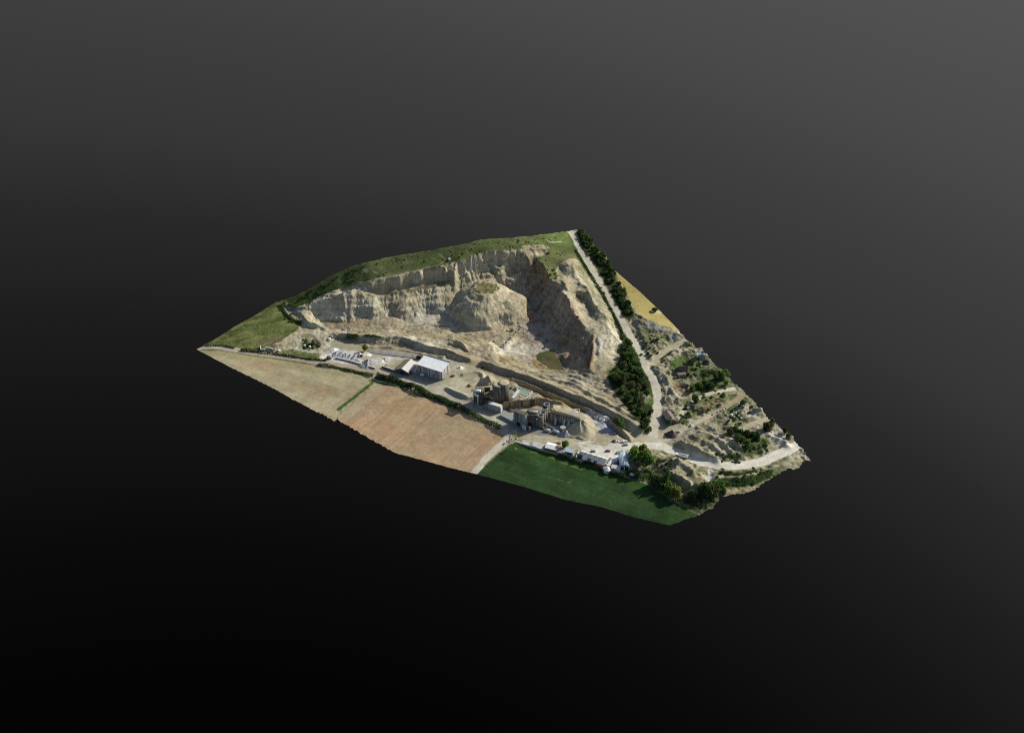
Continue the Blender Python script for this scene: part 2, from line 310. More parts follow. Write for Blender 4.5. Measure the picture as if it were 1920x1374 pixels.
patch = .25+smooth(fbm(GX, GY, 34, 37, 2)*1.6+.45)
Z = Z+scrub*(hum*1.0*patch+fbm(GX*.6+GY*.8, GY*1.3-GX*.4, 12, 35, 4)*2.0*patch)
Z = Z+calm*(fbm(GX, GY, 14, 51, 4)*.45)*smooth(roadd/2)
Z = Z+(inA['yard'] & ~inA['pond'])*fbm(GX, GY, 8, 61, 3)*.14*smooth(roadd/3)

# water cutting gullies into the bare slopes
def erode(Z, mask, n):
    dirs = [(-1,-1),(-1,0),(-1,1),(0,-1),(0,1),(1,-1),(1,0),(1,1)]
    for it in range(n):
        p = np.pad(Z, 1, mode='edge'); best = np.zeros(Z.shape); bd = np.full(Z.shape, -1)
        for q, (a, b) in enumerate(dirs):
            s = (Z-p[1+a:p.shape[0]-1+a, 1+b:p.shape[1]-1+b])/(H*math.hypot(a, b))
            m = s > best; best[m] = s[m]; bd[m] = q
        flow = np.ones(Z.shape)
        for k in range(34):
            nf = np.ones(Z.shape)
            for q, (a, b) in enumerate(dirs):
                g = np.where(bd == q, flow, 0); g = np.pad(g, 1)
                nf += g[1-a:g.shape[0]-1-a, 1-b:g.shape[1]-1-b]
            flow = nf
        dz = np.clip(.028*np.sqrt(flow-.9)*np.minimum(best, 1.6), 0, .34)
        Z = Z-dz*mask
        Z = Z*(1-.22*mask)+blur(Z)*.22*mask
    return Z
Z = erode(Z, pit*steep*(1-.65*MOUND)+.25*scrub*steep, 8)
def bank(pts, h, w, wav=.35):
    global Z
    D, _ = dist_line(catmull(np.array([(*at(px, py, pz), 0) for px, py, pz in pts])))
    Z = Z+1.35*h*np.exp(-(D/w)**2)*(1+wav*fbm(GX, GY, 9, int(pts[0][0]), 2))
bank([(903,678,4),(940,689,4.6),(985,705,5),(1030,723,5),(1070,739,5),(1117,758,5),(1165,784,5),(1205,801,3)], 1.4, 2.6)
bank([(930,697,.6),(975,711.5,1),(1020,728,1),(1060,745,1),(1100,761,1),(1140,780,1),(1172,802,1),(1190,820,0)], -.7, 1.3)
bank([(960,711,2),(1000,725,2.2),(1050,746,2.2),(1100,766,2),(1140,786,1.8),(1165,806,1),(1182,826,.2)], 1.3, 1.5)
bank([(985,730,-1.5),(1010,740,-3),(1050,757,-3.4),(1090,773,-3.4),(1117,785,-3),(1140,798,-3),(1160,812,-2.8),(1176,826,-2)], -.8, 2.0)
bank([(1010,740,3),(1045,756,5),(1075,765,6),(1100,774,4)], 1.2, 2.0, .8)
bank([(1055,716,1),(1085,728,1),(1110,742,1.2),(1140,757,2),(1165,772,2.4),(1195,788,2)], 1.6, 2.2, .7)
bank([(1035,705,1),(1060,710,0),(1090,722,.5)], 1.6, 2.5, .8)
bank([(626,625,3.5),(672,630,4.6),(752,633,4.5),(785,645,4.2),(847,660,4),(880,673,2.5)], 1.3, 2.6, .5)
bank([(690,652,0),(740,654,0),(790,664,0),(830,671,0)], 1.3, 2.0, .9)
bank([(842,638,-2.5),(858,644,-2.5),(872,652,-2.5)], 1.6, 2.0, .4); bank([(948,652,-4),(962,636,-4),(978,618,-4)], 1.4, 2.2, .8); bank([(800,618,-2),(835,616,-2),(870,628,-3),(925,630,-3)], -.7, 1.5); bank([(770,622,-3),(800,612,-2)], 1.2, 3, .6)
bank([(1100,622,12),(1099,642,8.5),(1095,662,4.5),(1086,682,0)], -1.3, 2.0, .2); bank([(1111,630,12.5),(1112,650,10.5),(1109,672,7.5),(1105,690,4)], 1.8, 2.2, .3)
bank([(838,728,1),(855,737,1.5),(875,745,1.5),(889,749,1)], 1.3, 2.2, .5); bank([(868,702,1),(888,697,1.5),(903,702,1.5),(906,712,1)], 1.3, 2, .4)
front = blur(inside(*project(GX, GY, Z)[:2], [(903,666),(960,684),(1000,692),(1062,697),(1105,690),(1140,715),(1175,765),(1205,800),(1165,782),(1090,745),(1000,708),(930,684)]).astype(float), 4)
ds = GX*.86-GY*.51; dt_ = GX*.51+GY*.86
Z = Z+front*(fbm(ds/2.6, dt_, 5.5, 401, 3)*1.5+ridged(ds/3, dt_, 6, 403, 2)*.7)
Z = Z+pit*(1-steep)*(fbm(GX, GY, 7, 405, 3)*.7)
# banks in the eastern scrub
bank([(1195,603,9),(1205,630,7.5),(1217,652,6.6)], .6, 2.5, .5); bank([(1236,692,3),(1247,708,3),(1259,728,3),(1270,748,2.6)], 1.0, 2.4, .6); bank([(1243,720,1.5),(1250,738,1.5),(1256,752,1)], .8, 2.2, .8)
bank([(1276,829,3),(1300,842,3.5),(1330,853,3.5),(1345,862,2)], 2.2, 2.8, .5); bank([(1300,820,2),(1325,832,2),(1350,848,2)], 1.7, 2.4, .7); bank([(1315,812,2),(1345,825,2),(1372,848,1.5)], 1.7, 2.2, .7); bank([(1335,805,2),(1362,822,2),(1385,842,1.5)], 1.6, 2.4, .7)
bank([(1245,882,2),(1270,897,3.5),(1300,911,4),(1325,908,3)], 2.0, 2.6, .3); bank([(1275,868,3),(1295,880,3.5),(1300,892,3.5)], 2.0, 3.2, .7); bank([(1262,858,2),(1272,872,2.5)], 1.6, 3, .7); bank([(1340,900,-.5),(1390,898,-.2),(1440,884,0),(1480,862,.5)], 1.7, 2.2, .5); bank([(1300,764,1.5),(1330,756,1.8),(1360,752,2)], 1.3, 2.2, .8); bank([(1295,778,1.5),(1320,768,1.6),(1350,760,2)], 1.3, 2.0, .8); bank([(1390,780,2),(1410,770,2.4),(1425,772,2.5)], 1.8, 2.6, .7); bank([(1440,815,1.6),(1460,826,1.5),(1478,836,1)], 1.6, 2.4, .8)
Z = Z+pit*(fbm(GX, GY, 5, 70, 3)*.55+fbm(GX, GY, 2.6, 71, 2)*.28)+scrub*(ridged(GX*.8+GY*.6, (GY*.8-GX*.6)*1.5, 9, 74, 3)*1.0+fbm(GX, GY, 4.5, 75, 3)*.7+fbm(GX, GY, 2.6, 73, 2)*.35)
POND_Z = -7.35
pn_ = fbm(GX, GY, 9, 601, 3); pm_ = blur(inside(PX+pn_*9, PY+fbm(GX+40, GY, 9, 603, 3)*5, A['pond']).astype(float), 3); Z = Z*(1-pm_)+np.minimum(Z, POND_Z-.45+.35*pn_)*pm_

def zat(x, y):
    return float(sample(Z, np.array([x]), np.array([y]))[0])
def ground(px, py):
    """the place on the ground that the traced point shows"""
    d = ray(px, py); t = np.arange(450, 1150, .4)
    x = CAM[0]+d[0]*t; y = CAM[1]+d[1]*t; z = CAM[2]+d[2]*t
    ok = (x > X0) & (x < X1) & (y > Y0) & (y < Y1)
    h = np.where(ok, sample(Z, x, y), -1e3)
    hit = np.nonzero(z <= h)[0]
    if len(hit) == 0: q = at(px, py, 0); return q[0], q[1], 0.0
    k = hit[0]; return float(x[k]), float(y[k]), float(h[k])
# ------------------------------------------------------------------ ground colours (albedo) from areas, strata, stains and some painted-in shade
PX, PY = project(GX, GY, Z)
n1 = fbm(GX, GY, 30, 101, 4); n2 = fbm(GX, GY, 7, 103, 4); n3 = fbm(GX+50, GY, 3, 105, 3); n4 = fbm(GX, GY+90, 16, 107, 4)
COL = np.zeros((NX, NY, 3))
C = lambda *c: np.array(c)
def put(mask, c):
    m = np.clip(mask, 0, 1)[..., None]; COL[:] = COL*(1-m)+np.asarray(c)*m
def area(poly, soft=2, wob=1.0):
    return blur(inside(PX+n2*2.2*wob, PY+n3*1.4*wob, poly).astype(float), soft)
RG_ = n2*.7+n3*.5
def _near(x0, x1, y0, y1):
    return np.nonzero((PX > x0) & (PX < x1) & (PY > y0) & (PY < y1))
def _mix(ix, m, c):
    m = np.clip(m, 0, 1)[:, None]; COL[ix] = COL[ix]*(1-m)+np.asarray(c)*m
def spot(px, py, rx, ry, c, k=1.0, rot=0.0, ragged=0.5):
    R_ = 2.3*max(rx, ry)+3; ix = _near(px-R_, px+R_, py-R_, py+R_); a = math.radians(rot); dx = PX[ix]-px; dy = PY[ix]-py
    u = (dx*math.cos(a)+dy*math.sin(a))/rx; v = (-dx*math.sin(a)+dy*math.cos(a))/ry
    _mix(ix, smooth((1.22-np.sqrt(u*u+v*v)+ragged*1.1*RG_[ix])/.65)*k, c)
def streak(pts, w, c, k=1.0, ragged=.4):
    xs = [p[0] for p in pts]; ys = [p[1] for p in pts]; e = 2.2*w+2; ix = _near(min(xs)-e, max(xs)+e, min(ys)-e, max(ys)+e); X = PX[ix]; Y = PY[ix]
    d = np.full(X.shape, 1e3)
    for (ax, ay), (bx, by) in zip(pts[:-1], pts[1:]):
        q = (bx-ax)**2+(by-ay)**2; t = np.clip(((X-ax)*(bx-ax)+(Y-ay)*(by-ay))/q, 0, 1)
        d = np.minimum(d, np.hypot(X-ax-t*(bx-ax), Y-ay-t*(by-ay)))
    _mix(ix, smooth(1.4-d/w+ragged*n3[ix]-.2)*k, c)
SAND = C(.36,.305,.20); PALE = C(.47,.415,.29); GREYS = C(.34,.315,.262); OCH = C(.30,.225,.11); RED = C(.25,.16,.10); RUST = C(.27,.135,.07)
DIKE = C(.25,.215,.16); WHITE = C(.60,.585,.54); GRASS = C(.08,.102,.038); LUSH = C(.05,.105,.022); DRYG = C(.15,.145,.06); BUSH = C(.02,.034,.012); YARD = C(.345,.31,.215)
put(np.ones(PX.shape), SAND)
put(smooth(n1*1.4+.3)*.6, SAND*1.15); put(smooth(n2*1.6-.1)*.55, SAND*.78); put(smooth(n4*1.5-.2)*.5, GREYS)
# walls of the pit
spot(640, 580, 90, 50, C(.415,.37,.285), .8); spot(760, 540, 120, 40, SAND*1.12, .5); spot(900, 500, 130, 26, PALE*.88, .6, -8)
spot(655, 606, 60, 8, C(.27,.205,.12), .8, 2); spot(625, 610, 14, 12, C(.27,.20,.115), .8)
spot(700, 580, 30, 30, C(.33,.30,.22), .5); spot(810, 590, 60, 30, C(.36,.35,.30), .6)
spot(795, 545, 60, 12, C(.30,.25,.17), .6, -12); spot(1040, 600, 42, 80, RED*1.15, .75, -28); spot(1075, 620, 22, 70, C(.28,.175,.105), .8, -25)
spot(1015, 530, 18, 45, C(.27,.17,.115), .7, -30); spot(985, 540, 40, 30, C(.27,.235,.18), .7)
spot(1000, 600, 34, 60, C(.245,.22,.19), .7, -15); spot(1010, 650, 35, 40, C(.27,.255,.225), .7)
for x, y, a, b in [(993,592,9,6),(1004,603,6,4),(988,585,7,4),(1012,628,8,5),(1024,640,6,4),(1006,640,7,4)]: spot(x, y, a, b, RUST, .7)
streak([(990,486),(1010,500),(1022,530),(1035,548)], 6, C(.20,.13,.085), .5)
streak([(584,570),(616,555),(640,549),(683,538),(709,531),(741,525),(788,515),(827,509),(867,497),(890,488),(914,482),(961,480)], 6, C(.53,.475,.355), .8, .9)
streak([(640,549),(648,560)], 3, C(.60,.55,.42), .8); streak([(683,537),(690,548)], 3, C(.62,.57,.45), .8); streak([(660,546),(664,556)], 2.5, C(.6,.55,.42), .7); streak([(775,523),(782,528)], 5, C(.60,.58,.53), .8); spot(905, 500, 26, 9, C(.54,.485,.36), .7, -8); spot(800, 552, 40, 9, C(.47,.43,.305), .7, -14); spot(690, 572, 34, 12, C(.44,.41,.325), .7)
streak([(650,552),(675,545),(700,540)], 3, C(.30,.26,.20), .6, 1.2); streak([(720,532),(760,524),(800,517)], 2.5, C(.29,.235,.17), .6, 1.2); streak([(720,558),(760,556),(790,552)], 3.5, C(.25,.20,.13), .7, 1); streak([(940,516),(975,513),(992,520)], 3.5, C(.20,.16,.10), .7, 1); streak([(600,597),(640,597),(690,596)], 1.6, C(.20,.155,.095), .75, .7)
spot(975, 535, 26, 16, C(.36,.335,.27), .5); spot(990, 560, 16, 10, C(.22,.20,.17), .7); spot(1003, 548, 12, 6, C(.20,.13,.09), .7)
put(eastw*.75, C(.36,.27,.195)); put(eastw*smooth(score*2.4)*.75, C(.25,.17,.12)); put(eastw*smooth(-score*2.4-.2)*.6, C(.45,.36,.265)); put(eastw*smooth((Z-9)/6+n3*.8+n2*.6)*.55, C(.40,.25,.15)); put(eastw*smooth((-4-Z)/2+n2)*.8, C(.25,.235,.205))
# dry vegetation on the benches
streak([(725,552),(770,545),(800,538),(838,529)], 5, C(.10,.105,.045), .75, .9); streak([(870,515),(905,512),(945,503)], 4, C(.17,.155,.075), .6, .9)
spot(735, 552, 14, 6, C(.13,.11,.065), .8, -12)
# floor
spot(810, 645, 60, 13, C(.43,.40,.31), .85, 6); spot(960, 655, 34, 18, C(.44,.41,.34), .85); spot(985, 672, 30, 10, C(.42,.385,.29), .7, 15)
spot(950, 672, 17, 6, OCH*1.05, .8, 8); spot(988, 641, 10, 4, OCH*.9, .8); spot(870, 638, 18, 8, C(.34,.265,.14), .6); spot(900, 628, 60, 7, C(.33,.29,.20), .6)
spot(812, 632, 10, 5, OCH*1.2, .6); spot(858, 600, 30, 12, C(.33,.31,.26), .5)
streak([(760,622),(800,615),(840,618),(880,632),(930,632)], 3, C(.27,.24,.18), .5)
spot(1008, 682, 14, 8, C(.34,.24,.10), .8, 30); spot(1030, 690, 30, 4, C(.30,.22,.10), .8, 5)
spot(926, 660, 10, 16, PALE*1.02, .95, -25); spot(921, 648, 7, 8, PALE, .9)
front = area([(903,668),(960,686),(1000,694),(1062,699),(1105,692),(1140,717),(1175,767),(1205,800),(1165,782),(1090,745),(1000,708),(930,684)], 3)
fr_ = fbm(ds/3, dt_, 4, 411, 3); put(front*.6, C(.34,.30,.215)); put(front*smooth(fr_*2.2)*.75, C(.17,.145,.105)); put(front*smooth(-fr_*2.2-.3)*.6, C(.47,.425,.32))
for x, y, a_, b_, rt in [(790,637,16,3,8),(835,650,20,3,14),(880,622,18,2.5,0),(905,634,22,2.5,4),(965,648,12,4,-20),(1000,668,8,3,0),(930,640,10,4,30),(865,655,16,3,20),(975,628,14,5,-10),(955,610,10,3,-30)]: spot(x, y, a_, b_, C(.21,.175,.115), .6, rt, .9)
for x, y, a_, b_, rt in [(775,634,14,4,6),(825,640,16,4,8),(965,662,14,6,0),(950,655,10,4,-20),(985,650,10,5,10),(740,620,20,2.5,0),(890,645,16,3,10)]: spot(x, y, a_, b_, C(.50,.46,.36), .7, rt, .9)
streak([(742,633),(770,627),(800,612),(830,612),(866,630),(920,634),(950,622)], 1.1, C(.19,.16,.115), .7); streak([(760,640),(800,650),(850,652)], .9, C(.22,.18,.12), .6)
# the free-standing hill
mm = blur(MOUND.astype(float), 2)
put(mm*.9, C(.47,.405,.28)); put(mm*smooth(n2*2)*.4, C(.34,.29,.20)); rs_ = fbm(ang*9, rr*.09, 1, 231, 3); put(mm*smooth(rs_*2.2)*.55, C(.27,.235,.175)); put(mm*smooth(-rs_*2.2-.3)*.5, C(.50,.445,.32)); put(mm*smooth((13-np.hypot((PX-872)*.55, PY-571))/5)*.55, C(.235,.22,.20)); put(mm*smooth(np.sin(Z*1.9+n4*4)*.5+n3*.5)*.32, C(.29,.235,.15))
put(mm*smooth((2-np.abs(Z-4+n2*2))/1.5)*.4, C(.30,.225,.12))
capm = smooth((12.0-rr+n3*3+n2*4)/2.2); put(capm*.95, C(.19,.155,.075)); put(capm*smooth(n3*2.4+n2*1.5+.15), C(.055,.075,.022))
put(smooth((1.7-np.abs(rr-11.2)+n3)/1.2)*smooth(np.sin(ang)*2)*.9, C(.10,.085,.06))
# spoil east of the pit
east = area([(1050,492),(1065,486),(1085,490),(1112,520),(1150,580),(1172,650),(1150,690),(1122,700),(1112,660),(1103,620),(1070,560),(1050,540)], 3)
put(east*.85, C(.40,.355,.255)); put(east*smooth(n2*1.8)*.6, C(.31,.26,.175)); put(east*smooth(n4*2+n3)*.35, DRYG); put(slope_e*smooth(score_e*2.2+(600-PY)/90)*.6, C(.175,.17,.08)); put(slope_e*smooth(-score_e*2.2)*.6, C(.52,.475,.35)); put(slope_e*smooth(score_e*2.5-.6)*.5, C(.16,.145,.095))
spot(1152, 632, 22, 38, C(.50,.46,.34), .9, -18); spot(1120, 560, 12, 60, C(.44,.405,.29), .6, -35)
streak([(1085,500),(1110,540),(1135,585),(1150,612)], 5, C(.19,.185,.085), .5, 1.2); streak([(1092,512),(1120,565),(1140,600)], 2.2, C(.10,.11,.045), .45, 1.2)
streak([(1072,495),(1075,520)], 3, C(.06,.08,.03), .8); spot(1052, 512, 7, 10, C(.09,.095,.05), .8); spot(1088, 560, 9, 8, C(.10,.095,.06), .8); spot(1106, 580, 10, 18, C(.17,.165,.125), .8, -20)
spot(1125, 645, 14, 16, C(.40,.385,.325), .8); streak([(1136,610),(1140,630),(1132,645)], 2.5, C(.22,.205,.165), .8, 1)
spot(1105, 665, 8, 28, C(.25,.155,.105), .8, 10); streak([(1099,622),(1098,642),(1093,662),(1082,682)], 4, C(.44,.36,.26), .9); streak([(1112,630),(1112,652),(1107,672),(1103,690)], 4, C(.17,.10,.07), .9, .7); spot(1100, 705, 8, 12, C(.24,.15,.11), .8)
spot(1118, 725, 14, 22, C(.37,.32,.235), .7, -20)
# dikes and the ditch
for pts in ([(625,630),(706,640),(753,641),(785,650),(847,664),(878,678)], [(905,684),(950,700),(1000,718),(1050,736),(1110,760),(1160,786)]): streak(pts, 9, C(.205,.17,.125), .85, .7)
streak([(1180,795),(1205,808)], 8, C(.42,.385,.295), .8); streak([(1050,735),(1100,755),(1160,785),(1195,803)], 4, C(.36,.335,.265), .8, .6)
streak([(975,722),(1010,732),(1050,749),(1100,767),(1140,785),(1165,806)], 3, C(.34,.29,.20), .7)
streak([(980,726),(1010,737),(1050,754),(1100,773),(1140,793)], 3.0, C(.20,.14,.06), .95); streak([(1158,812),(1176,827)], 3.5, C(.42,.33,.15), .9)
streak([(1182,818),(1164,795),(1130,772)], 1.2, C(.44,.40,.31), .7); streak([(1120,745),(1140,755),(1142,770)], 1.3, C(.20,.18,.14), .8)
streak([(998,745),(1040,761),(1085,779)], 3, C(.43,.42,.36), .7, 1)
spot(940, 705, 36, 5, C(.30,.23,.15), .7, 20); spot(1085, 712, 22, 12, C(.33,.30,.235), .7, 20)
# grass
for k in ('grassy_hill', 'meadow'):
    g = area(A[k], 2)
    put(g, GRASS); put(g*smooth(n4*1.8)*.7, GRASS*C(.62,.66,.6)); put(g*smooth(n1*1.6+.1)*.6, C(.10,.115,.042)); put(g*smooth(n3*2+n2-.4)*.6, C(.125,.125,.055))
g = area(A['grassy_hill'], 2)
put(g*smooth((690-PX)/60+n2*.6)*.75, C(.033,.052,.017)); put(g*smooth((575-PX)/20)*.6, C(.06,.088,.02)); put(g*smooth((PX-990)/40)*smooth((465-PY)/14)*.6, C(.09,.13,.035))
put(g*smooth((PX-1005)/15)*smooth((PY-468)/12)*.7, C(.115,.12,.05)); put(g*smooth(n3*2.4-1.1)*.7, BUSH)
streak([(1024,449),(1032,454),(1052,453)], 1.4, C(.36,.33,.23), .9); streak([(980,462),(1017,460),(1027,464)], 2, C(.36,.31,.21), .8, .9); streak([(985,478.5),(1022,475)], 2.4, C(.46,.41,.28), .95, .3)
streak([(978,470),(1022,468)], 3, C(.27,.24,.15), .8, 1); spot(758, 491, 8, 5, C(.17,.15,.10), .6); spot(685, 507, 7, 4, C(.30,.28,.22), .5); spot(705, 511, 6, 2, C(.33,.31,.25), .6, 25)
streak([(660,512),(700,503),(740,497),(790,489),(840,478)], 1.6, C(.13,.13,.06), .5, 1.4); streak([(900,462),(950,456),(1010,452),(1045,447)], 1.6, C(.125,.13,.055), .5, 1.4)
streak([(820,474),(828,480),(836,487)], .8, C(.30,.28,.24), .9); streak([(640,536),(720,518),(800,501),(860,487)], 1.3, C(.17,.16,.085), .55, 1.2)
g = area(A['meadow'], 2)
ms_ = fbm((GX*.9+GY*.44)/3.2, GY*.9-GX*.44, 5, 501, 3); put(g*.8, C(.085,.105,.032)); put(g*smooth(ms_*2+n4+.1)*.75, C(.165,.165,.06)); put(g*smooth(-ms_*2.2+n1-.1)*.75, C(.045,.062,.022)); put(g*smooth(n3*2-.5)*.6, C(.20,.18,.085))
spot(505, 637, 26, 5, C(.12,.10,.062), .8, -14); spot(530, 607, 10, 3, C(.14,.125,.085), .6); streak([(500,650),(515,641),(533,632)], 1.5, C(.15,.085,.045), .9); streak([(521,571),(527,590),(545,603),(565,607)], 2, C(.10,.14,.04), .8)
streak([(534,560),(521,571)], 1.5, C(.22,.21,.11), .7); spot(545, 583, 16, 9, C(.16,.155,.125), .7, 30)
spot(590, 605, 16, 12, C(.44,.41,.27), .8, 35); spot(577, 612, 6, 4, C(.07,.11,.03), .7); spot(588, 600, 5, 3, C(.10,.14,.05), .6)
# broken ground west of the gravel store
w = area([(500,656),(535,634),(560,618),(612,622),(640,640),(612,652),(598,664),(600,680),(540,668),(505,660)], 2)
put(w*.9, C(.33,.30,.215)); put(w*smooth(n3*2)*.5, C(.40,.37,.28)); spot(515, 649, 14, 4, C(.14,.105,.075), .8, -15); streak([(513,655),(535,648),(552,640)], 2.5, C(.33,.26,.13), .8); streak([(552,640),(570,625)], 2, C(.36,.32,.24), .9)
spot(560, 663, 36, 8, C(.085,.105,.035), .85, 8); spot(580, 648, 16, 7, C(.05,.075,.022), .85); spot(565, 668, 34, 3.5, C(.03,.042,.014), .8, 8); spot(548, 660, 18, 3, C(.16,.16,.075), .6, 6); spot(592, 665, 10, 7, C(.075,.085,.03), .7); spot(576, 630, 14, 5, C(.14,.14,.075), .5)
for poly, c, k in [([(506,661),(530,656),(560,654),(598,661),(602,676),(560,671),(520,665)], C(.085,.105,.036), .9), ([(565,642),(588,634),(604,646),(594,656),(570,655)], C(.04,.06,.02), .9), ([(556,628),(575,624),(590,630),(572,640)], C(.10,.115,.045), .7), ([(612,628),(630,632),(650,645),(628,642)], C(.15,.145,.08), .6)]: put(area(poly, 1, 1.2)*k*np.clip(.8+n3*.7, .2, 1), c)
for k in range(5): streak([(588+5*k, 625-k*.6), (596+5*k, 629), (601+5*k, 636)], 1, C(.42,.39,.30), .8, .2)
streak([(626,632),(614,648),(604,660)], 4, C(.47,.455,.40), .9); streak([(545,652),(580,660),(604,661)], 2.5, C(.44,.41,.32), .8)
# fields: rows run along the plough lines
def rows(k, a, b, wl, c0, c1, amp):
    g = area(A[k], 1, .25); (xa, ya), (xb, yb) = at(*a), at(*b); dx, dy = xb-xa, yb-ya; q = math.hypot(dx, dy); dx /= q; dy /= q
    s = GX*dx+GY*dy; t = -GX*dy+GY*dx
    put(g, c0); put(g*smooth(n1*1.5+n4+.2)*.8, c1)
    r = fbm(s/34, t/wl, 1, 131, 4)+.9*fbm(s/70, t/9, 1, 137, 2)+.12*np.sin(t*2*math.pi/4.3+n4*2)
    f = 1+amp*r+.06*n3; COL[:] = COL*(1-g[..., None])+COL*f[..., None]*g[..., None]
    return s, t, g
rows('ploughed_field', (420,672,0), (640,742,0), 2.6, C(.345,.30,.195), C(.405,.30,.19), .19)
s_ = area(A['ploughed_field'], 1, .25)
put(s_*smooth(1.1-np.abs(PY-(662+(PX-400)*.165))/9)*.6, C(.24,.225,.115)); put(s_*smooth(1-np.hypot((PX-610)/45, (PY-735)/16)+n2*.6)*.6, C(.40,.245,.14)); put(s_*smooth(1-np.hypot((PX-500)/60, (PY-685)/10)+n2*.6)*.45, C(.40,.26,.155)); put(s_*smooth(1-np.hypot((PX-668)/22, (PY-716)/9)+n2*.5)*.6, C(.35,.30,.22))
put(s_*smooth(1-np.hypot((PX-480)/50, (PY-705)/14)+n2*.7)*.5, C(.36,.335,.215)); put(s_*smooth(1-np.hypot((PX-690)/12, (PY-735)/12)+n2)*.5, C(.25,.22,.12))
rows('stubble_field', (720,835,0), (830,742,0), 2.2, C(.41,.295,.19), C(.45,.29,.18), .14)
s_ = area(A['stubble_field'], 1, .25)
streak([(650,775),(690,745),(712,722)], 13, C(.385,.33,.225), .75, .4); put(s_*smooth(1.1-np.hypot((PX-765)/60, (PY-765)/16)+n2*.5)*.4, C(.37,.235,.13)); put(s_*smooth(1.2-np.hypot((PX-850)/70, (PY-800)/16)+n2*.5)*.5, C(.345,.295,.18)); put(s_*smooth(1.2-np.hypot((PX-720)/20, (PY-805)/22)+n2*.5)*.6, C(.42,.26,.15)); put(s_*smooth(1.2-np.hypot((PX-760)/40, (PY-850)/9)+n2*.5)*.5, C(.385,.325,.215))
streak([(783,798),(800,786),(818,766)], .8, C(.20,.16,.10), .7, .2); streak([(700,800),(715,790),(730,780)], .7, C(.24,.18,.11), .6, .2); streak([(848,893),(880,868),(905,845)], .7, C(.25,.19,.115), .5, .3); streak([(730,835),(760,812)], .7, C(.26,.20,.12), .5, .3)
streak([(634,768),(665,744),(699,717)], 4.2, LUSH*.75, 1, .5); streak([(700,716),(740,724),(800,745)], 2.2, C(.06,.09,.025), .9, .6)
streak([(368,656),(410,656),(470,666),(540,676),(600,686)], 2, C(.05,.068,.022), .85, .6)
rows('crop_field', (1000,850,-2), (1230,935,-2), 1.8, C(.0205,.043,.0145), C(.026,.055,.016), .24)
s_ = area(A['crop_field'], 1, .25); put(s_*smooth(1.2-np.abs(PY-(836+(PX-966)*.30))/12)*.6, C(.026,.072,.012)); put(s_*smooth(n4*2-.3)*.4, C(.025,.057,.027))
streak([(995,847),(1030,856),(1060,868),(1092,880)], .9, C(.16,.165,.06), .75, .5); streak([(1050,866),(1092,882)], .7, C(.15,.16,.06), .7, .5); streak([(1040,897),(1070,905)], 1.2, C(.10,.13,.045), .55, 1); streak([(1108,898),(1132,886)], .9, C(.06,.10,.03), .6, .6); spot(967, 841, 4, 2, C(.20,.18,.09), .8, 40)
streak([(888,886),(905,874),(940,846),(960,832)], 1.3, C(.05,.085,.02), .9, .5); streak([(940,822),(946,812)], 1.5, C(.05,.08,.02), .7)
g = area(A['wheat_field'], 1, .4); put(g, C(.43,.355,.135)); put(g*smooth(n2*1.5)*.4, C(.40,.335,.15)); spot(1232, 586, 9, 3, C(.44,.42,.34), .8); spot(1180, 558, 5, 1.4, C(.20,.18,.09), .7); streak([(1168,528),(1174,550),(1188,574)], 1.6, C(.12,.15,.06), .7, 1); streak([(1118,470),(1137,483),(1150,510),(1156,516)], 3, C(.15,.17,.07), .8, .6)
# yard
g = area(A['yard'], 3); put(g*.95, YARD); put(g*smooth(n4*1.8)*.5, C(.44,.41,.325)); put(g*smooth(n2*1.6-.3)*.4, C(.32,.29,.215))
spot(640, 668, 34, 16, WHITE*.93, .95, 10); spot(608, 672, 10, 10, WHITE, .9); spot(715, 677, 26, 9, C(.50,.48,.42), .8); spot(870, 715, 30, 14, C(.43,.39,.275), .8); spot(1060, 825, 60, 9, C(.385,.35,.255), .7, 10); spot(1128, 846, 44, 13, WHITE*1.05, .9, 12); spot(1150, 862, 16, 12, WHITE*1.05, .9, 10); spot(1155, 842, 22, 10, C(.58,.56,.50), .8); spot(1127, 792, 12, 16, C(.46,.465,.47), .9); spot(1165, 825, 14, 5, C(.30,.235,.20), .7, 10); spot(1155, 818, 12, 6, C(.31,.27,.235), .8); spot(1100, 795, 10, 10, C(.43,.40,.29), .8)
streak([(690,662),(740,667),(790,674)], 3, C(.42,.36,.23), .5); spot(735, 671, 26, 3, C(.50,.49,.45), .6, 5); spot(860, 690, 12, 6, C(.52,.49,.40), .7); streak([(640,652),(690,656),(780,662)], 5, C(.33,.285,.20), .8, .9); spot(1265, 806, 22, 12, C(.50,.485,.44), .85); spot(1008, 808, 48, 9, C(.135,.135,.14), .85, 8); spot(965, 801, 24, 6, C(.20,.20,.20), .7, 25); spot(1135, 812, 22, 7, C(.20,.195,.20), .75, 10); spot(880, 748, 40, 6, C(.38,.365,.31), .6, 30); spot(940, 790, 20, 8, C(.36,.355,.325), .6, 20); spot(905, 708, 14, 10, PALE, .8)  # dark greys before the clad tower: shade of the buildings painted in
spot(1045, 755, 22, 9, C(.36,.285,.155), .8, 10); spot(1060, 768, 14, 4, C(.33,.33,.15), .5); spot(1078, 776, 26, 6, C(.36,.34,.28), .8, 12); spot(970, 738, 16, 8, C(.40,.365,.28), .7)
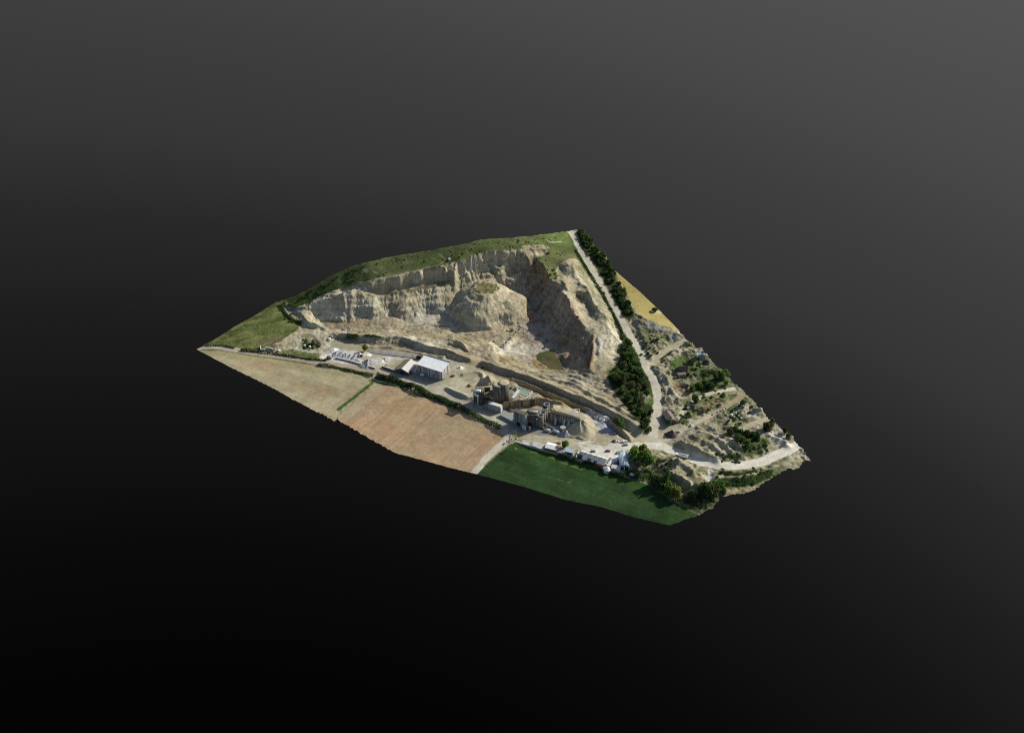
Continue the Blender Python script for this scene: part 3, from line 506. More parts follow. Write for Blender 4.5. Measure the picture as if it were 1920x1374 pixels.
for x, y, a_, b_, c_, k_ in [(950,767,12,7,C(.12,.09,.055),.85),(916,757,14,6,C(.15,.115,.07),.85),(903,748,8,8,C(.17,.14,.095),.7),(985,761,16,4,C(.17,.13,.08),.8),(960,752,10,6,C(.20,.165,.11),.7),(1000,770,16,5,C(.16,.135,.09),.75),(1045,797,22,8,C(.17,.15,.115),.8),(975,780,10,6,C(.22,.20,.165),.6),(1030,757,10,5,C(.24,.185,.10),.7),(1085,777,18,5,C(.27,.255,.22),.7),(1110,775,12,6,C(.16,.155,.145),.8),(760,700,50,4,C(.24,.23,.21),.5),(800,712,34,6,C(.27,.265,.25),.6)]: spot(x, y, a_, b_, c_, k_, 12, .9)
for pts in ([(850,722),(880,735),(920,765),(955,800)],[(860,700),(850,725),(870,745)],[(905,700),(880,712),(855,716)],[(1010,825),(1060,822),(1110,832),(1160,838)],[(1000,830),(1060,829),(1120,838)],[(1090,828),(1120,815),(1150,825)],[(700,672),(740,680),(780,690)]): streak(pts, 1.0, C(.27,.245,.18), .6, .8); streak([(x+5, y+3) for x, y in pts], .9, C(.44,.41,.31), .5, .8)
# scrub: bare hummocks with turf between
g = area(A['scrubland'], 3); put(g*.92, C(.33,.30,.215)); put(g*smooth(n2*2)*.6, C(.24,.215,.15)); put(g*smooth(n4*1.6+n3*.8-.2)*.6, C(.44,.405,.315)); put(g*smooth(-n2*2.2+n4*1.8+n3*.8-.1)*.72, C(.115,.12,.05)); put(g*smooth(n1*2.2+n3*1.2-.7)*.7, C(.06,.085,.028))
for poly, c, k in [([(1256,680),(1275,668),(1300,652),(1312,668),(1335,680),(1352,692),(1378,718),(1386,731),(1350,733),(1320,736),(1300,730),(1292,716),(1262,706),(1254,692)], GRASS*.95, .92), ([(1300,740),(1340,730),(1372,735),(1390,742),(1362,757),(1330,770),(1300,784),(1285,786),(1290,770),(1305,757)], C(.095,.108,.042), .75),
  ([(1368,760),(1390,750),(1398,775),(1412,790),(1395,803),(1375,790)], C(.085,.105,.038), .7), ([(1395,832),(1425,815),(1445,832),(1430,850),(1398,862),(1345,868),(1330,862),(1365,852)], C(.07,.092,.032), .85), ([(1338,898),(1390,897),(1440,882),(1470,872),(1478,880),(1440,900),(1390,915),(1345,918)], C(.06,.088,.03), .85), ([(1336,884),(1380,884),(1430,876),(1470,858),(1490,850),(1470,868),(1420,886),(1370,890)], C(.10,.12,.05), .7),
  ([(1225,858),(1240,862),(1262,890),(1290,905),(1325,915),(1330,922),(1290,918),(1255,902),(1232,882)], C(.10,.105,.055), .6), ([(1258,925),(1300,942),(1338,932),(1345,956),(1305,970),(1282,956)], C(.028,.046,.016), .95), ([(1182,880),(1215,878),(1235,900),(1262,925),(1250,930),(1215,908),(1182,897)], C(.04,.068,.022), .92)]:  # darkest green, at the field corner: scrub and its shadow painted as one
    put(area(poly, 2, 1.4)*k*np.clip(.8+n3*.6+n2*.5, .25, 1), c)
for x, y, a, b, c, k, r in [(1290,685,36,14,GRASS*1.05,.95,18),(1330,705,34,12,GRASS*.8,.95,20),(1310,732,40,10,GRASS*.8,.9,8),(1268,680,14,6,LUSH,.8,0),(1310,752,50,7,C(.12,.13,.05),.75,-6),(1310,770,34,8,C(.11,.12,.045),.8,-12),(1360,748,26,6,C(.09,.11,.04),.8,-10),(1283,728,24,8,C(.33,.235,.14),.9,12),(1270,718,14,7,C(.26,.235,.135),.7,20),
   (1335,758,22,3,C(.30,.19,.10),.7,-28),(1400,770,20,14,C(.38,.345,.26),.8,30),(1372,768,9,12,LUSH*.9,.8,20),(1385,782,20,8,C(.085,.105,.04),.75,15),(1420,830,24,14,GRASS*.7,.9,-10),(1395,852,32,6,GRASS*.8,.9,-8),(1360,862,26,5,C(.13,.14,.06),.8,-4),(1470,800,16,10,C(.38,.37,.33),.7,0),(1455,820,22,10,C(.45,.43,.37),.7,30),
   (1370,885,40,4,C(.10,.125,.045),.8,-6),(1400,906,44,6,C(.05,.085,.025),.9,-8),(1450,888,30,6,C(.12,.135,.06),.8,-22),(1370,918,40,3,C(.46,.36,.20),.9,-4),(1300,918,30,3,C(.42,.335,.19),.8,20),(1235,880,4,22,C(.34,.25,.14),.8,-25),(1333,892,7,12,C(.50,.50,.48),.95,-10),(1310,884,5,8,C(.08,.11,.04),.8,10),(1290,765,5,2.5,OCH*1.25,.9,0),(1286,792,6,3,OCH*1.2,.8,20),(1236,672,9,6,OCH*1.35,.9,-30),
   (1225,612,30,7,C(.235,.225,.20),.85,14),(1262,632,10,4,C(.24,.25,.245),.9,10),(1315,664,8,8,C(.24,.255,.26),.9,30),(1325,678,12,4,C(.36,.345,.31),.8,35),(1215,636,10,34,C(.075,.085,.04),.85,-24),(1228,630,8,20,C(.22,.21,.11),.6,-20),(1240,655,8,12,C(.20,.21,.10),.5,-20),(1205,605,8,8,C(.20,.175,.12),.7,0),
   (1500,868,18,6,C(.27,.25,.13),.6,0),(1250,800,6,10,C(.30,.27,.23),.5,0),(1272,782,9,8,LUSH*.7,.8,0),(1282,790,8,7,LUSH*.6,.8,10),(1195,888,26,9,C(.035,.06,.018),.9,10),(1222,900,20,8,C(.045,.075,.02),.9,20),(1300,940,30,7,C(.03,.05,.016),.9,22),(1340,940,20,8,C(.04,.055,.02),.9,0),(1240,868,6,16,C(.10,.11,.05),.6,-20)]: spot(x, y, a, b, c, k, r)
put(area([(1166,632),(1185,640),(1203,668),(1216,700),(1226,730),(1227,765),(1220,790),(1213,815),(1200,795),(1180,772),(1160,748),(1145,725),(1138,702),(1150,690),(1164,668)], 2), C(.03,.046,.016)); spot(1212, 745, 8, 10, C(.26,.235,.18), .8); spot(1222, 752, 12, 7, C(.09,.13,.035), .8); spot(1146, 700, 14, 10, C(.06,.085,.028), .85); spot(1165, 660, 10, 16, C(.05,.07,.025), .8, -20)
streak([(1068,442),(1090,482),(1112,524),(1140,572),(1160,612),(1180,650)], 3.6, C(.055,.08,.026), .9, .6); put(area([(1080,430),(1112,455),(1122,472),(1138,486),(1152,514),(1166,540),(1178,565),(1190,590),(1180,604),(1168,592),(1150,560),(1134,532),(1118,503),(1100,474),(1086,450)], 2, .5), C(.035,.05,.018))
streak([(1222,702),(1240,722),(1262,745),(1280,762)], 3, C(.27,.255,.205), .7, .8); streak([(1238,700),(1252,722),(1275,748)], 1.6, C(.45,.41,.31), .8, .6)
# roads
rdm = {k: smooth((ROADS[k][0]*.5+.6+n3*.9-RD[k])/1.0) for k in ROADS}
for k, c in (('side', C(.42,.375,.27)), ('mid', C(.45,.415,.335)), ('spur', C(.42,.37,.28)), ('dump', C(.43,.385,.285)), ('path', C(.44,.41,.34)), ('lane', C(.335,.28,.225)), ('long', C(.47,.435,.36)), ('low', C(.53,.505,.435))):
    put(rdm[k], c)
put(rdm['dump']*smooth((PX-1320)/40)*.7, C(.36,.25,.155)); put(rdm['lane']*smooth((480-PX)/60)*.6, C(.40,.37,.32)); put(rdm['lane']*smooth((PX-690)/80)*.8, C(.37,.35,.30))
for k in ('long', 'low', 'dump', 'lane', 'path'):
    for off in (.22, -.22):
        pass
    w_ = ROADS[k][0]; tr = np.exp(-((RD[k]-w_*.20)/.55)**2)
    put(rdm[k]*tr*.35*smooth(n1+.8), COL*1.22); put(rdm[k]*smooth(n2*2)*.3, COL*.82)
# strata and fine mottling on bare ground only
bare = np.clip((COL[..., 0]-COL[..., 1])*12, 0, 1)
st = np.sin(Z*1.25+n1*2.2)*.6+np.sin(Z*3.1+n4*2)*.4
gz1, gz2 = np.gradient(Z, H); steep2 = smooth((np.hypot(gz1, gz2)-.35)/.5)
COL *= (1+.24*(st*pit*steep2))[..., None]; cream = pit*steep2*smooth(np.sin(Z*.55+n1*2)*1.4)*smooth((30-GX)/30)*.5; put(cream, C(.50,.455,.345))
COL *= (1+.10*n3+.07*n2)[..., None]
mot = np.clip(fbm(GX+11, GY-40, 6, 201, 4)*1.5, -1, 1); mot2 = np.clip(fbm(GX-70, GY+20, 19, 205, 4)*1.6, -1, 1)
rough_ = np.clip(pit+scrub, 0, 1)
mot3 = np.clip(fbm(GX+31, GY-4, 3.2, 221, 3)*1.5, -1, 1)
COL *= (1+bare*(.24*mot+.16*mot2+.15*mot3)*(.3+.7*rough_))[..., None]
gm = bare*rough_*np.clip(mot2*.9-.1, 0, 1)*.5; lum = COL.mean(-1, keepdims=True); COL[:] = COL*(1-gm[..., None])+lum*C(1.04, 1.0, .90)*gm[..., None]
COL *= (1-.24*bare)[..., None]; COL *= (1+bare[..., None]*(C(-.02, -.005, -.045)))
gr_ = (1-bare)[..., None]; COL *= 1+gr_*(.22*fbm(GX+5, GY, 3.5, 211, 3)+.22*mot2)[..., None]
COL[:] = np.clip(COL, .004, .8)

# ------------------------------------------------------------------ materials
MATS = {}
def nodes_mat(name):
    m = bpy.data.materials.new(name); m.use_nodes = True; nt = m.node_tree; b = nt.nodes['Principled BSDF']
    b.inputs['Roughness'].default_value = .9; b.inputs['Specular IOR Level'].default_value = .15
    MATS[name] = m; return m, nt, b
def node(nt, t, **kw):
    n = nt.nodes.new(t)
    for k, v in kw.items():
        if k in n.inputs: n.inputs[k].default_value = v
        else: setattr(n, k, v)
    return n
def ground_mat(name, wl, vary, bump, dist):
    m, nt, b = nodes_mat(name); lk = nt.links.new
    at_ = node(nt, 'ShaderNodeAttribute', attribute_name='Col'); tc = node(nt, 'ShaderNodeTexCoord')
    no = node(nt, 'ShaderNodeTexNoise', Scale=1/wl, Detail=5.0, Roughness=.62); lk(tc.outputs['Object'], no.inputs['Vector'])
    mr = node(nt, 'ShaderNodeMapRange'); mr.inputs[1].default_value = .3; mr.inputs[2].default_value = .7; mr.inputs[3].default_value = 1-vary*1.25; mr.inputs[4].default_value = 1+vary*1.25
    lk(no.outputs['Fac'], mr.inputs['Value'])
    vm = node(nt, 'ShaderNodeVectorMath', operation='SCALE'); lk(at_.outputs['Color'], vm.inputs[0]); lk(mr.outputs['Result'], vm.inputs['Scale']); lk(vm.outputs[0], b.inputs['Base Color'])
    n2_ = node(nt, 'ShaderNodeTexNoise', Scale=1/(wl*.45), Detail=4.0); lk(tc.outputs['Object'], n2_.inputs['Vector'])
    bp = node(nt, 'ShaderNodeBump', Strength=bump, Distance=dist); lk(n2_.outputs['Fac'], bp.inputs['Height']); lk(bp.outputs['Normal'], b.inputs['Normal'])
    b.inputs['Roughness'].default_value = .97; b.inputs['Specular IOR Level'].default_value = .05
    return m
ground_mat('bare_earth', 2.2, .22, .6, .8); ground_mat('turf', 1.6, .30, .7, .7); ground_mat('tilled_soil', 1.8, .13, .35, .3); ground_mat('crop_leaves', 1.4, .20, .5, .35); ground_mat('packed_gravel', 2.0, .13, .35, .3)

# ------------------------------------------------------------------ split the sheet into its areas and link them
SC = bpy.context.scene; COLL = SC.collection
cx = GX[:-1, :-1]+H/2; cy = GY[:-1, :-1]+H/2
rag = np.random.RandomState(5)
po = [tuple(p) for p in densify(np.c_[np.r_[P0, P0[:1]], np.zeros(len(P0)+1)], 1.6)[:-1, :2]]
pw = []
for i, (x, y) in enumerate(po):
    qx, qy = project(x, y, zat(x, y)); a = .25
    if qx < 760 and qy > 690: a = .55
    if 590 < qx < 740 and qy > 760: a = .95
    if qx > 1280: a = .8
    pw.append((x+rag.uniform(-a, a), y+rag.uniform(-a, a)))
keep = inside(cx, cy, pw)
KIND = np.zeros(cx.shape, int)
fpx = (PX[:-1, :-1]+PX[1:, 1:])/2; fpy = (PY[:-1, :-1]+PY[1:, 1:])/2
fn2 = n2[:-1, :-1]*2.2; fn3 = n3[:-1, :-1]*1.4
ORDER = ['quarry_pit', 'scrubland', 'grassy_hill', 'meadow', 'yard', 'wheat_field', 'ploughed_field', 'stubble_field', 'crop_field']
for i, k in enumerate(ORDER):
    if i:
        w = .25 if 'field' in k else 1.0
        KIND[inside(fpx+fn2*w, fpy+fn3*w, A[k])] = i
KIND[MOUND[:-1, :-1] & (KIND == 0)] = 9
names = ORDER+['rocky_hill']
for nm, ks in (('dirt_track', ('side', 'mid', 'spur', 'dump')), ('field_path', ('path',)), ('farm_lane', ('lane',)), ('gravel_road', ('long', 'low'))):
    names.append(nm)
    for k in ks: KIND[(rdm[k][:-1, :-1] > .5)] = len(names)-1
MAT_OF = {'grassy_hill': 'turf', 'meadow': 'turf', 'ploughed_field': 'tilled_soil', 'stubble_field': 'tilled_soil', 'crop_field': 'crop_leaves', 'wheat_field': 'tilled_soil', 'yard': 'packed_gravel', 'dirt_track': 'packed_gravel', 'field_path': 'packed_gravel', 'farm_lane': 'packed_gravel', 'gravel_road': 'packed_gravel'}
VX = GX.copy(); VY = GY.copy(); VZ = Z.copy()
kp = np.pad(keep, 1); cnt = kp[:-1, :-1].astype(int)+kp[1:, :-1]+kp[:-1, 1:]+kp[1:, 1:]
edge = (cnt > 0) & (cnt < 4)
ei, ej = np.nonzero(edge)
pwa = np.array(pw); pwb = np.roll(pwa, -1, 0)
for i, j in zip(ei, ej):
    x, y = GX[i, j], GY[i, j]
    d = pwb-pwa; t = np.clip(((x-pwa[:, 0])*d[:, 0]+(y-pwa[:, 1])*d[:, 1])/((d**2).sum(1)+1e-9), 0, 1)
    qx = pwa[:, 0]+t*d[:, 0]; qy = pwa[:, 1]+t*d[:, 1]; k = np.argmin((qx-x)**2+(qy-y)**2)
    if math.hypot(qx[k]-x, qy[k]-y) < H*1.2: VX[i, j] = qx[k]; VY[i, j] = qy[k]
VZ = np.where(edge, sample(Z, VX, VY), VZ)
VID = np.arange(NX*NY).reshape(NX, NY)
V_ALL = np.stack([VX, VY, VZ], -1).reshape(-1, 3); C_ALL = COL.reshape(-1, 3)
def sheet(name, fm, mat, tint=True):
    i, j = np.nonzero(fm)
    if len(i) == 0: return None
    q = np.stack([VID[i, j], VID[i+1, j], VID[i+1, j+1], VID[i, j+1]], -1)
    u, inv = np.unique(q.ravel(), return_inverse=True)
    me = bpy.data.meshes.new(name); nf = len(q)
    me.vertices.add(len(u)); me.vertices.foreach_set('co', V_ALL[u].ravel())
    me.loops.add(nf*4); me.loops.foreach_set('vertex_index', inv.astype(np.int32).ravel())
    me.polygons.add(nf); me.polygons.foreach_set('loop_start', np.arange(0, nf*4, 4, dtype=np.int32)); me.polygons.foreach_set('loop_total', np.full(nf, 4, dtype=np.int32))
    me.polygons.foreach_set('use_smooth', np.ones(nf, bool)); me.update(calc_edges=True)
    a = me.color_attributes.new('Col', 'FLOAT_COLOR', 'POINT'); a.data.foreach_set('color', np.c_[C_ALL[u], np.ones(len(u))].astype(np.float32).ravel())
    me.materials.append(MATS[mat]); o = bpy.data.objects.new(name, me); COLL.objects.link(o); o['kind'] = 'structure'
    return o
GROUND_LABEL = {'quarry_pit': 'bare sandy quarry with gullied walls and a pale floor', 'scrubland': 'hummocky spoil ground with tufts of scrub', 'grassy_hill': 'green hillside above the quarry cliff', 'meadow': 'rough green meadow beside the lane',
 'yard': 'dusty pale yard of the gravel works', 'wheat_field': 'small yellow field behind the dark tree belt', 'ploughed_field': 'tan ploughed field at the tip beside the lane', 'stubble_field': 'brown field with faint tractor lines', 'crop_field': 'deep green crop field', 'rocky_hill': 'free-standing sandy hill with a grass cap in the pit',
 'dirt_track': 'dirt tracks through the scrub', 'field_path': 'short gravel path between brown and green fields', 'farm_lane': 'lane along the tops of the fields', 'gravel_road': 'pale gravel road'}
for i, k in enumerate(names):
    o = sheet(k, keep & (KIND == i), MAT_OF.get(k, 'bare_earth'))
    if o: o['label'] = GROUND_LABEL[k]
# underside of the slab of ground
def mesh_obj(name, verts, faces, mat, parent=None, smooth_=False):
    me = bpy.data.meshes.new(name); me.from_pydata([tuple(map(float, v)) for v in verts], [], faces); me.update()
    if smooth_: me.polygons.foreach_set('use_smooth', [True]*len(me.polygons))
    if mat: me.materials.append(MATS[mat] if isinstance(mat, str) else mat)
    o = bpy.data.objects.new(name, me); COLL.objects.link(o)
    if parent: o.parent = parent
    return o
m, nt, b = nodes_mat('dark_bedrock'); b.inputs['Base Color'].default_value = (.02, .017, .014, 1)
c0 = pwa.mean(0); n = len(pwa)
top = [(x, y, zat(x, y)-.12) for x, y in pwa]; bot = [(x+(c0[0]-x)*.16, y+(c0[1]-y)*.16, -16) for x, y in pwa]
o = mesh_obj('bedrock', top+bot, [(i, (i+1) % n, n+(i+1) % n, n+i) for i in range(n)]+[tuple(range(2*n-1, n-1, -1))], 'dark_bedrock'); o['kind'] = 'structure'; o['label'] = 'dark underside of the cut-out block of land'
# ------------------------------------------------------------------ sky, sun, camera
SUN_EL = math.radians(31.5); SUN_AZ = math.atan2(.50, .866)            # azimuth measured from +x towards +y
wd = bpy.data.worlds.new('World'); SC.world = wd; wd.use_nodes = True; nt = wd.node_tree; nt.nodes.clear(); lk = nt.links.new
sky = node(nt, 'ShaderNodeTexSky'); sky.sky_type = 'NISHITA'; sky.sun_disc = False; sky.sun_elevation = SUN_EL; sky.sun_rotation = math.pi/2-SUN_AZ; sky.air_density = 1.0; sky.dust_density = 1.5
bg = node(nt, 'ShaderNodeBackground', Strength=.082); lk(sky.outputs[0], bg.inputs['Color'])
tc = node(nt, 'ShaderNodeTexCoord')
dt = node(nt, 'ShaderNodeVectorMath', operation='DOT_PRODUCT'); lk(tc.outputs['Generated'], dt.inputs[0]); dt.inputs[1].default_value = (.25, 0, .968)
mr = node(nt, 'ShaderNodeMapRange'); mr.inputs[1].default_value = -.9; mr.inputs[2].default_value = .1; lk(dt.outputs['Value'], mr.inputs['Value'])
cr = node(nt, 'ShaderNodeValToRGB'); lk(mr.outputs['Result'], cr.inputs['Fac'])
def lin(s): s /= 255.0; return s/12.92 if s < .04045 else ((s+.055)/1.055)**2.4
RAMP = [(-.9, 3), (-.81, 4), (-.72, 10), (-.62, 20), (-.55, 28), (-.45, 41), (-.37, 54), (-.27, 62), (-.17, 73), (-.03, 83)]
for i, (d, s) in enumerate(RAMP):
    e = cr.color_ramp.elements[i] if i < 2 else cr.color_ramp.elements.new((d+.9)/1.0)
    e.position = (d+.9)/1.0; v = lin(s); e.color = (v*.985, v*1.008, v*.985, 1)
EXPO = 0.30
dark = node(nt, 'ShaderNodeBackground', Strength=1/2**EXPO); lk(cr.outputs['Color'], dark.inputs['Color'])
sp = node(nt, 'ShaderNodeSeparateXYZ'); lk(tc.outputs['Generated'], sp.inputs[0])
hz = node(nt, 'ShaderNodeMapRange'); hz.inputs[1].default_value = -.06; hz.inputs[2].default_value = .04; lk(sp.outputs['Z'], hz.inputs['Value'])
mx = node(nt, 'ShaderNodeMixShader'); lk(hz.outputs['Result'], mx.inputs['Fac']); lk(dark.outputs[0], mx.inputs[1]); lk(bg.outputs[0], mx.inputs[2])
ow = node(nt, 'ShaderNodeOutputWorld'); lk(mx.outputs[0], ow.inputs['Surface'])
sl = bpy.data.lights.new('sun', 'SUN'); sl.energy = 4.7; sl.angle = math.radians(.6); sl.color = (1, .95, .83)
so = bpy.data.objects.new('sun', sl); COLL.objects.link(so)
sd = Vector((math.cos(SUN_AZ)*math.cos(SUN_EL), math.sin(SUN_AZ)*math.cos(SUN_EL), math.sin(SUN_EL)))
so.rotation_euler = sd.to_track_quat('Z', 'Y').to_euler(); so.location = sd*400
cd = bpy.data.cameras.new('camera'); cd.sensor_fit = 'VERTICAL'; cd.angle_y = FOV; cd.clip_end = 5000; cd.clip_start = 1
co = bpy.data.objects.new('camera', cd); COLL.objects.link(co); co.location = CAM.tolist(); co.rotation_euler = (math.pi/2-EL, 0, 0); SC.camera = co
SC.view_settings.view_transform = 'Standard'; SC.view_settings.look = 'None'; SC.view_settings.gamma = 1; SC.view_settings.use_curve_mapping = False; SC.view_settings.exposure = EXPO
SC.cycles.filter_width = 1.1; SC.cycles.use_denoising = False
# ------------------------------------------------------------------ materials of the things
def plain(name, col, rough=.7, vary=.12, wl=1.5, spec=.25, metal=0.0):
    m, nt, b = nodes_mat(name); lk = nt.links.new
    tc = node(nt, 'ShaderNodeTexCoord'); no = node(nt, 'ShaderNodeTexNoise', Scale=1/wl, Detail=4.0); lk(tc.outputs['Object'], no.inputs['Vector'])
    mx = node(nt, 'ShaderNodeMix'); mx.data_type = 'RGBA'; lk(no.outputs['Fac'], mx.inputs[0])
    mx.inputs[6].default_value = (*[c*(1-vary*2) for c in col], 1); mx.inputs[7].default_value = (*[min(.9, c*(1+vary*2)) for c in col], 1)
    lk(mx.outputs[2], b.inputs['Base Color']); b.inputs['Roughness'].default_value = rough; b.inputs['Specular IOR Level'].default_value = spec; b.inputs['Metallic'].default_value = metal
    return m
def ribbed(name, cols, wl=1.3, rough=.6, dirt=(.12, .10, .08)):
    """sheet or boards standing upright: colour changes from board to board, with long run-off stains"""
    m, nt, b = nodes_mat(name); lk = nt.links.new
    tc = node(nt, 'ShaderNodeTexCoord'); mp = node(nt, 'ShaderNodeMapping'); mp.inputs['Scale'].default_value = (1/wl, 1/wl, .035/wl); lk(tc.outputs['Object'], mp.inputs['Vector'])
    no = node(nt, 'ShaderNodeTexNoise', Scale=1.0, Detail=2.5, Roughness=.7); lk(mp.outputs[0], no.inputs['Vector'])
    cr = node(nt, 'ShaderNodeValToRGB'); lk(no.outputs['Fac'], cr.inputs['Fac']); n = len(cols)
    for i, c in enumerate(cols):
        e = cr.color_ramp.elements[i] if i < 2 else cr.color_ramp.elements.new(.5)
        e.color = (*c, 1)
    for i in range(n): cr.color_ramp.elements[i].position = .39+.22*i/(n-1)
    n2_ = node(nt, 'ShaderNodeTexNoise', Scale=.35, Detail=4.0); lk(tc.outputs['Object'], n2_.inputs['Vector'])
    mr = node(nt, 'ShaderNodeMapRange'); mr.inputs[1].default_value = .5; mr.inputs[2].default_value = .75; lk(n2_.outputs['Fac'], mr.inputs['Value']); mr.inputs[4].default_value = .6
    mx = node(nt, 'ShaderNodeMix'); mx.data_type = 'RGBA'; lk(mr.outputs[0], mx.inputs[0]); lk(cr.outputs[0], mx.inputs[6]); mx.inputs[7].default_value = (*dirt, 1); lk(mx.outputs[2], b.inputs['Base Color'])
    b.inputs['Roughness'].default_value = rough
    return m
def foliage(name, col, vary=.35):
    m, nt, b = nodes_mat(name); lk = nt.links.new
    ge = node(nt, 'ShaderNodeNewGeometry'); no = node(nt, 'ShaderNodeTexNoise', Scale=.55, Detail=4.0); lk(ge.outputs['Position'], no.inputs['Vector'])
    oi = node(nt, 'ShaderNodeObjectInfo'); ad = node(nt, 'ShaderNodeMath', operation='ADD'); lk(no.outputs['Fac'], ad.inputs[0])
    ml = node(nt, 'ShaderNodeMath', operation='MULTIPLY'); ml.inputs[1].default_value = .35; lk(oi.outputs['Random'], ml.inputs[0]); lk(ml.outputs[0], ad.inputs[1])
    mr = node(nt, 'ShaderNodeMapRange'); mr.inputs[1].default_value = .35; mr.inputs[2].default_value = 1.0; lk(ad.outputs[0], mr.inputs['Value'])
    mx = node(nt, 'ShaderNodeMix'); mx.data_type = 'RGBA'; lk(mr.outputs[0], mx.inputs[0])
    mx.inputs[6].default_value = (*[c*(1-vary) for c in col], 1); mx.inputs[7].default_value = (col[0]*(1+vary*.9), col[1]*(1+vary*1.2), col[2]*(1+vary), 1)
    lk(mx.outputs[2], b.inputs['Base Color']); b.inputs['Roughness'].default_value = .85; b.inputs['Specular IOR Level'].default_value = .1
    tl = node(nt, 'ShaderNodeBsdfTranslucent'); lk(mx.outputs[2], tl.inputs['Color']); ms = node(nt, 'ShaderNodeMixShader'); ms.inputs[0].default_value = .45; lk(b.outputs[0], ms.inputs[1]); lk(tl.outputs[0], ms.inputs[2]); lk(ms.outputs[0], nt.nodes['Material Output'].inputs['Surface'])
    return m
plain('white_sheet', (.71, .725, .73), .5, .10, 3); plain('blue_edge', (.10, .14, .20), .5); plain('dark_roof', (.17, .145, .105), .85, .2); plain('pale_roof', (.52, .50, .46), .8, .12); plain('blue_door', (.02, .025, .16), .5)
plain('concrete', (.40, .40, .37), .9, .12, 2.5); plain('concrete_top', (.56, .545, .49), .9, .08); plain('blue_concrete', (.30, .33, .36), .9, .14, 2); plain('steel_grey', (.30, .31, .31), .5, .12, 1, .4); plain('white_paint', (.75, .75, .73), .5, .05); plain('black_steel', (.018, .018, .02), .6); plain('rubber', (.02, .02, .02), .9)
plain('digger_red', (.24, .05, .025), .5, .2); plain('machine_yellow', (.55, .33, .06), .5, .12); plain('glass_dark', (.03, .04, .05), .15, .05, 1, .5); plain('red_tile', (.30, .075, .06), .8, .15); plain('pink_tile', (.60, .56, .51), .85, .10, 2); plain('cream_wall', (.55, .51, .43), .9, .08); plain('brown_roof', (.17, .135, .125), .85, .22, 1.2); plain('brown_wall', (.15, .115, .09), .9, .2); plain('dark_opening', (.012, .012, .013), .9)
plain('blue_metal', (.40, .50, .58), .35, .14, 2.5, .5); plain('teal_sheet', (.20, .26, .24), .6, .12); plain('bark', (.09, .07, .05), .95, .2, .6)
plain('gravel', (.30, .295, .29), .97, .13, .9, .05); plain('bluish_gravel', (.29, .305, .33), .97, .12, .9, .05); plain('pinkish_gravel', (.36, .325, .30), .97, .12, .9, .05); plain('white_stone', (.64, .63, .59), .95, .08, 1, .1); plain('pale_sand', (.37, .33, .225), .97, .16, 1.6, .05); plain('dark_soil', (.115, .085, .08), .97, .22, 1, .05); plain('rock', (.40, .36, .28), .95, .18, .8, .1)
for nm, c in (('car_white', (.78, .78, .78)), ('car_dark', (.035, .038, .045)), ('car_blue', (.03, .06, .20)), ('car_grey', (.26, .28, .30)), ('car_green', (.25, .34, .30)), ('car_red', (.32, .04, .03))): plain(nm, c, .3, .03, 1, .5)
ribbed('shed_sheet', [(.42, .43, .46), (.16, .13, .13), (.62, .62, .63), (.10, .085, .09), (.55, .54, .55), (.20, .13, .11)], 2.4, .5, (.20, .17, .16))
ribbed('timber_boards', [(.12, .085, .045), (.34, .27, .14), (.20, .15, .08), (.42, .345, .20)], 2.2, .85, (.13, .095, .05)); ribbed('dark_boards', [(.10, .09, .075), (.05, .045, .04), (.14, .125, .10), (.07, .065, .06), (.17, .15, .11)], 2.2, .8, (.04, .035, .03))
ribbed('grey_cladding', [(.25, .28, .29), (.11, .125, .135), (.40, .42, .41), (.17, .19, .20)], 2.6, .6, (.22, .23, .24)); ribbed('bay_sheets', [(.12, .11, .095), (.46, .44, .38), (.22, .205, .17), (.58, .55, .47), (.09, .085, .075), (.34, .32, .26)], 2.8, .8, (.14, .125, .09)); ribbed('silo_sheet', [(.12, .10, .075), (.055, .065, .06), (.24, .21, .16), (.09, .078, .07), (.22, .19, .14)], 2.4, .7, (.07, .06, .05))
foliage('leaf_deep', (.046, .072, .025), .5); foliage('leaf_dark', (.078, .112, .036), .5); foliage('leaf_mid', (.095, .145, .04), .45); foliage('leaf_bright', (.12, .205, .05), .4); foliage('leaf_yellow', (.20, .21, .045)); foliage('leaf_olive', (.105, .115, .05)); foliage('leaf_grey', (.16, .18, .12)); foliage('blossom', (.20, .125, .12)); foliage('leaf_hill', (.03, .042, .018))
m, nt, b = nodes_mat('pond_water'); lk = nt.links.new
tc = node(nt, 'ShaderNodeTexCoord'); no = node(nt, 'ShaderNodeTexNoise', Scale=.07, Detail=3.0); lk(tc.outputs['Object'], no.inputs['Vector']); cr = node(nt, 'ShaderNodeValToRGB'); lk(no.outputs['Fac'], cr.inputs['Fac'])
for i, (p, c) in enumerate([(.38, (.042, .05, .014)), (.52, (.075, .07, .02)), (.66, (.11, .075, .03))]):
    e = cr.color_ramp.elements[i] if i < 2 else cr.color_ramp.elements.new(p); e.position = p; e.color = (*c, 1)
lk(cr.outputs[0], b.inputs['Base Color']); b.inputs['Roughness'].default_value = .35; b.inputs['Specular IOR Level'].default_value = .25
plain('turquoise_water', (.20, .27, .215), .4, .2, 3, .2); plain('ochre_sludge', (.36, .28, .13), .8, .12, 2, .1)

